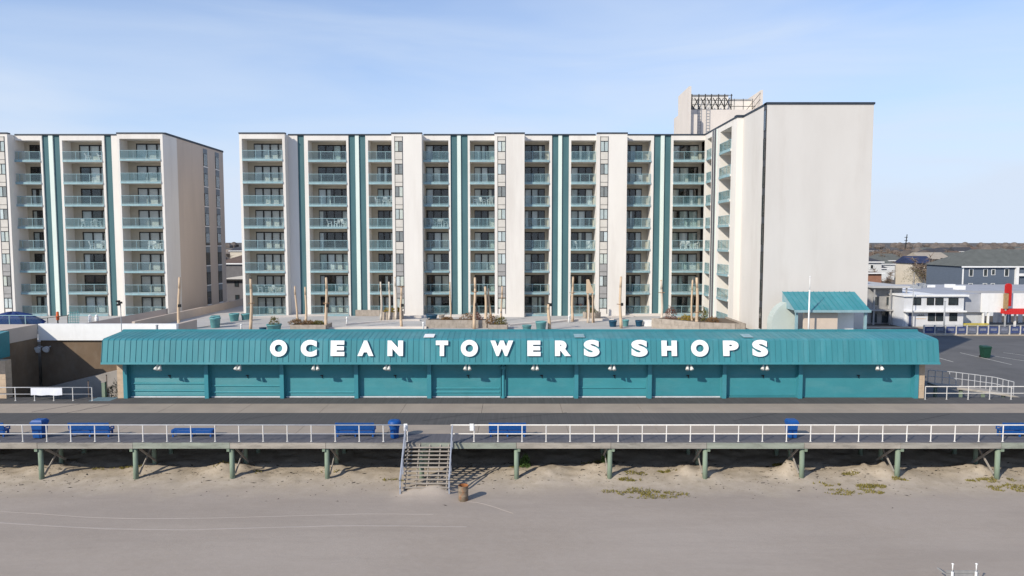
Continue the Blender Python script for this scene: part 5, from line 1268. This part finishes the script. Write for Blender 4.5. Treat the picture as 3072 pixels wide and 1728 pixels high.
SLATE = mat('slate_blue_siding', (.105,.13,.17), .8, .08, 1, (1,1,6)); ROOFG = mat('roof_grey_green', (.115,.12,.11), .9, .15, .8); ROOFD = mat('roof_dark', (.06,.06,.068), .9, .2, .8); ROOFB = mat('roof_brown', (.13,.09,.07), .9, .2, .8); CREAM = mat('cream_siding', (.60,.53,.43), .85, .06, 1); PALEW = mat('pale_siding', (.62,.62,.61), .85, .06, 1); NAVYR = mat('roof_navy', (.03,.04,.09), .7, .2, 1)
hb = house('blue_house', 'large slate blue house with grey hip roof and white framed windows', 2888, 3290, 799, 748, 150, 13, SLATE, ROOFG, True,
      [(2909,2919,808,828),(2952,2962,808,828),(2976,2985,809,824),(3015,3026,807,828),(2909,2919,851,856),(2952,2962,851,856),(2976,2985,851,856)])
q = MB(); q.box(X(2887,830,149.9),X(2890,830,149.9),149.8,149.99,0,Z(800,150)); q.build('corner_board', WHITE, hb)
q = MB(); q.box(X(3044,830,149.9),X(3052,830,149.9),149.4,149.99,0,Z(800,150)); q.box(X(3052,830,149.9),X(3200,830,149.9),149.4,149.6,Z(828,150),Z(820,150)); q.build('porch_frame', WHITE, hb)
for u in (2995,3024,3060): q = MB(); c = at(u,765,160); q.box(c.x-.5,c.x+.5,157,157.8,c.z-.8,c.z+.3); q.build('roof_vent', WHITE, hb)
house('cream_house', 'cream house with pale gable behind the grey roofed blue house', 2770, 2850, 778, 757, 205, 10, CREAM, mat('roof_tan',(.36,.31,.25),.9), False, [(2776,2784,795,805),(2788,2791,795,805),(2822,2828,775,782),(2833,2838,775,782)], FRAME)
house('cream_house', 'lower cream house wing under a navy shed roof', 2738, 2800, 790, 768, 185, 8, CREAM, NAVYR, False, [(2776,2790,797,806)], FRAME)
house('white_house', 'white house with dark pyramid roof peeping out behind the windowless wing', 2560, 2645, 785, 765, 190, 12, PALEW, ROOFD, True, [(2612,2620,795,806)])
house('brown_house', 'flat brown brick house next to the windowless wing', 2560, 2645, 818, 814, 160, 10, mat('brick_brown',(.30,.15,.10),.9,.1,1), ROOFB, True)
far_labels = ['small pale house with dark roof', 'small cream house with brown roof', 'small white house with grey roof', 'low grey house with brown roof', 'low white house with dark roof', 'low cream house with grey roof']
rnd = random.Random(11)
for i in range(84):
    Y = rnd.uniform(215, 620); vl = 727+FPX*(13.9/Y)
    u = rnd.uniform(2500, 3300); wpx = rnd.uniform(11,17)/Y*FPX; hpx = rnd.uniform(4.5,7.5)/Y*FPX; rp_ = rnd.uniform(1.5,3)/Y*FPX
    k = rnd.randrange(6)
    house('far_house', far_labels[k]+' in the far town beyond the blue house', u, u+wpx, vl-hpx, vl-hpx-rp_, Y, 9, [PALEW,CREAM,PALEW,GRY,PALEW,CREAM][k], [ROOFD,ROOFB,ROOFG,ROOFB,ROOFD,ROOFG][k], rnd.random()<.5, [(u+wpx*.2,u+wpx*.32,vl-hpx*.7,vl-hpx*.4),(u+wpx*.6,u+wpx*.72,vl-hpx*.7,vl-hpx*.4)] if Y < 400 else (), WHITE, 'far houses: '+far_labels[k])
# houses through the gap between the towers
house('gap_house', 'grey siding house with two small dark windows seen between the towers', 660, 760, 838, 826, 122, 12, mat('grey_siding',(.15,.145,.155),.85,.08,1), CREAM, True, [(705,714,842,858),(706,715,886,902)], FRAME)
house('gap_house', 'brown roofed house above the grey siding house between the towers', 650, 770, 790, 764, 175, 14, mat('dark_shingle_wall',(.16,.15,.15),.9), ROOFB, True)
house('gap_house', 'distant cream house peeping between the two towers', 690, 740, 752, 742, 300, 14, CREAM, ROOFD, False)
# radio mast and woods
p = at(2717, 727, 900); t = thing('radio_mast', 'thin dark radio mast on the horizon beyond the windowless wing', 'mast', (p.x,900,ZL))
q = MB(); zt_m = Z(703,900); q.tube((p.x-.8,900,ZL),(p.x+1.5,900,zt_m),.9,.5,6); q.build('shaft', BLACK, t)
for k in range(3): q = MB(); z = ZL+12+k*4; q.box(p.x-1.6,p.x+2.2,899.5,900.5,z,z+.7); q.build('arm', BLACK, t)
WOOD = mat('bare_woods', (.125,.10,.085), .95, .4, .05, col2=(.21,.175,.15))
def woods(seed, x0, x1, y0, y1, n, smin, smax, name, label, hf=(.35,.6)):
    q = MB(); rnd = random.Random(seed)
    for i in range(n):
        x, y = rnd.uniform(x0,x1), rnd.uniform(y0,y1); s = rnd.uniform(smin,smax); h = s*rnd.uniform(*hf); k = 7
        a0 = rnd.uniform(0,6)
        q.lathe((x,y,ZL), [(s*.5*rnd.uniform(.8,1.1),0),(s*.55*rnd.uniform(.8,1.1),h*.45),(s*.35*rnd.uniform(.7,1.1),h*.85),(s*.1,h)], k)
    tag(q.build(name, WOOD), label, 'woods', None, 'stuff')
woods(3, 130, 480, 260, 480, 230, 8, 14, 'bare_trees', 'mass of bare brown trees beyond the town', (.5,.95))
woods(4, -2500, 2600, 650, 2600, 900, 14, 26, 'far_woods', 'dark wooded strip along the horizon')
woods(5, -240, -60, 200, 420, 90, 8, 13, 'bare_trees', 'bare brown trees beyond the gap between the towers')
TWIG = mat('bare_twigs', (.17,.125,.095), .95, .3, 1)
def bare_tree_parts(seed):
    r_ = random.Random(seed); tk = MB(); cr = MB()
    tk.tube((0,0,-.2),(.15,0,2.6),.24,.17,8)
    for b in range(9):
        a = r_.uniform(0,6.283); e = Vector((math.cos(a)*r_.uniform(1.2,2.8), math.sin(a)*r_.uniform(1.2,2.8), r_.uniform(4.2,7.2))); p = Vector((.12,0,r_.uniform(1.6,2.6)))
        tk.tube(p, e, .10, .03, 5)
        for k in range(75):
            f = r_.uniform(.35,1.0); q0 = p.lerp(e, f); d = Vector((r_.gauss(0,1), r_.gauss(0,1), r_.gauss(.35,.8))).normalized()*r_.uniform(.5,1.5); w_ = d.cross(Vector((r_.gauss(0,1),r_.gauss(0,1),.3))).normalized()*.06
            cr.face([q0-w_, q0+w_, q0+d])
    return tk.mesh('trunk', TIMB), cr.mesh('crown', TWIG)
tparts = [bare_tree_parts(k) for k in range(4)]
rnd_t = random.Random(77)
for i in range(46):
    Y = rnd_t.uniform(165, 330); u = rnd_t.uniform(2600, 3200) if i % 6 else rnd_t.uniform(640, 760)
    if i % 6 == 0: Y = rnd_t.uniform(190, 260)
    t = thing('bare_tree', ['leafless brown tree among the houses beyond the motel','leafless brown tree seen through the gap between the towers'][i % 6 == 0], 'tree', (X(u,800,Y), Y, ZL), ['leafless trees beyond the motel','leafless trees in the gap'][i % 6 == 0], rnd_t.uniform(0,6.28))
    sc_ = rnd_t.uniform(.95,1.6); t.scale = (sc_, sc_, sc_); a, b = tparts[i % 4]; link('trunk', a, t); link('crown', b, t)
# palm-like shaggy tree and roof clutter near the motel
tr = thing('shaggy_tree', 'untidy olive brown tree standing behind the motel', 'tree', (X(2735,850,135),135,ZL))
c = at(2738, 832, 135); q = MB(); q.tube((c.x,135,ZL),(c.x+.3,135,c.z+1),.28,.14,8); q.build('trunk', TIMB, tr)
bush(tr, (c.x+.2,135,c.z-1.0), 4.2, 2.6, mat('tree_olive',(.13,.115,.06),.9,.4,2), 900, 'crown')


# ================================================================ SAND DETAILS
GRASS = mat('beach_grass', (.20,.18,.035), .95, .35, 3, col2=(.26,.21,.06)); 
rnd = random.Random(21)
q = MB(); patches = [(u, v, w, n) for u, v, w, n in ((1900,1470,2.8,260),(1960,1478,3.0,320),(1890,1440,1.0,110),(1910,1425,1.2,90),(2000,1418,.9,90),(2560,1470,2.5,330),(2610,1455,1.4,200),(2480,1450,1.2,120),(2550,1425,.8,70),(380,1410,1.4,160),(330,1408,1.6,80),(182,1460,.5,120),(990,1420,.9,40),(1180,1440,.9,80),(2990,1440,1.6,200),(3040,1460,2.4,330),(2930,1440,.9,120),(1780,1402,1.2,90),(1560,1405,1.0,70),(2700,1440,.8,60),(650,1410,2.0,60),(760,1420,1.5,60),(2330,1400,.6,60))]
for u, v, w, n in patches:
    p = onz(u, v, ZS+.15)
    for i in range(int(n*2.2)):
        a = rnd.uniform(0,6.283); r = w/2*math.sqrt(rnd.random()); x = p.x+r*1.5*math.cos(a); y = p.y+r*.45*math.sin(a)
        if fbm(x*1.5, y*2, 33) < -.02: continue
        z = sand_h(x,y); h = rnd.uniform(.04,.17); b = rnd.uniform(0,6.283); s = Vector((math.cos(b),math.sin(b),0))*rnd.uniform(.02,.05); e = Vector((rnd.gauss(0,.07),rnd.gauss(0,.07),h))
        P = Vector((x,y,z-.01)); q.face([P-s,P+s,P+e])
tag(q.build('beach_grass', GRASS), 'low yellow green dune grass patches on the sand by the boardwalk', 'grass', None, 'stuff')
q = MB(); DEB = mat('seaweed_debris', (.06,.05,.04), .95, .4, 5)
for i in range(3600):
    u = rnd.uniform(-100,3170); v = 1395+abs(rnd.gauss(0,1))*38
    if v > 1520: continue
    p = onz(u, v, ZS+.1); z = sand_h(p.x,p.y)
    if rnd.random() > .45+.8*fbm(p.x*.3,p.y*.5,40): continue
    L = rnd.uniform(.03,.10)+(.16*rnd.random() if rnd.random() < .2 else 0); a = rnd.gauss(0,.5); w = L*rnd.uniform(.15,.45); h = rnd.uniform(.01,.05)
    d = Vector((math.cos(a),math.sin(a),0))*L; s = Vector((-math.sin(a),math.cos(a),0))*w; P = Vector((p.x,p.y,z-.005))
    q.face([P-d-s*.3,P+d*.2-s,P+Vector((0,0,h))]); q.face([P+d*.2-s,P+d+s*.2,P+Vector((0,0,h))]); q.face([P+d+s*.2,P-d*.4+s,P+Vector((0,0,h))]); q.face([P-d*.4+s,P-d-s*.3,P+Vector((0,0,h))])
tag(q.build('seaweed_debris', DEB), 'dark scattered seaweed and twigs on the sand by the boardwalk', 'debris', None, 'stuff')
t = thing('beach_shrub', 'small green shrub growing by a boardwalk piling past the stairs', 'plant', onz(1574,1402,ZS+.2)); p = onz(1574,1405,ZS+.2); bush(t, (p.x,p.y,sand_h(p.x,p.y)-.05), .75, .7, GRN, 420)
t = thing('beach_shrub', 'small green shrub at the foot of a piling with a sand mound', 'plant', onz(1815,1402,ZS+.3)); p = onz(1815,1405,ZS+.3); bush(t, (p.x,p.y,sand_h(p.x,p.y)-.05), .65, .5, GRN, 260)
# vehicle tracks: low pressed ridges
TRK = mat('track_sand', (.39,.332,.285), .95, .06, 1, bump=.2, bscale=12)
def track(pts, w):
    q = MB(); P = []
    for i in range(len(pts)-1):
        (u0,v0),(u1,v1) = pts[i], pts[i+1]
        for k in range(12): f = k/12; P.append(onz(u0+(u1-u0)*f, v0+(v1-v0)*(f), ZS))
    P.append(onz(*pts[-1], ZS))
    for i in range(2, len(P)-2): P[i] = (P[i-2]+P[i-1]+P[i]+P[i+1]+P[i+2])/5
    for a, b, i in zip(P, P[1:], range(999)):
        wa = w*(.5+.7*vnoise(i*.3, w*10, 2)); wb = w*(.5+.7*vnoise((i+1)*.3, w*10, 2))
        def r(p, o, dz): return (p.x, p.y+o, sand_h(p.x,p.y+o)+dz)
        q.face([r(a,-wa,.003),r(b,-wb,.003),r(b,0,.014),r(a,0,.014)]); q.face([r(a,0,.014),r(b,0,.014),r(b,wb,.003),r(a,wa,.003)])
    tag(q.build('tyre_track', TRK), 'faint pale tyre track curving across the sand', None, None, 'structure')
track([(-60,1530),(140,1543),(260,1551),(420,1556),(700,1553),(950,1545),(1100,1541),(1300,1543)], .05)
track([(-60,1564),(140,1577),(330,1586),(560,1589),(760,1584),(1000,1577),(1200,1577),(1400,1580)], .085)
track([(1400,1504),(1440,1509),(1480,1520),(1540,1541)], .03)
# grey board stand with white posts cut off by the picture's edge
p = onz(2900, 1790, ZS)
t = thing('board_stand', 'grey board stand with two white posts standing on the open sand', 'stand', (p.x, 29.4, ZS))
xa_, xb_ = X(2858,1700,29.4), X(2929,1705,29.4); zt_ = Z(1694, 29.4); zs_ = ZS
for x in (xa_, xb_):
    q = MB(); q.tube((x,29.4,ZS-.2),(x,29.4,Z(1715,29.4)),.055,.05,10); q.build('post', WHITE, t, True)
    q = MB(); q.tube((x,29.4,Z(1713,29.4)),(x,29.4,zt_),.025,.025,8); q.lathe((x,29.4,zt_),[(.02,0),(.055,.02),(.05,.05),(.01,.07)],10); q.build('knob', WHITE, t, True)
WG = mat('grey_board', (.26,.255,.25), .85, .15, 3)
for k in range(5):
    z = Z(1713,29.4)-.02-.14*k; q = MB(); q.box(xa_-.22, xb_+.22, 29.47, 29.50, z-.125, z); q.build('board', WG, t)
q = MB(); q.hexa([(xa_-.32,29.5,Z(1708,29.4)-.25),(xa_-.05,29.5,Z(1708,29.4)-.4),(xa_-.05,30.0,Z(1708,29.4)-.4),(xa_-.32,30.0,Z(1708,29.4)-.25)],[(xa_-.30,29.5,Z(1708,29.4)-.18),(xa_-.03,29.5,Z(1708,29.4)-.33),(xa_-.03,30.0,Z(1708,29.4)-.33),(xa_-.30,30.0,Z(1708,29.4)-.18)]); q.build('wing_board', WG, t)
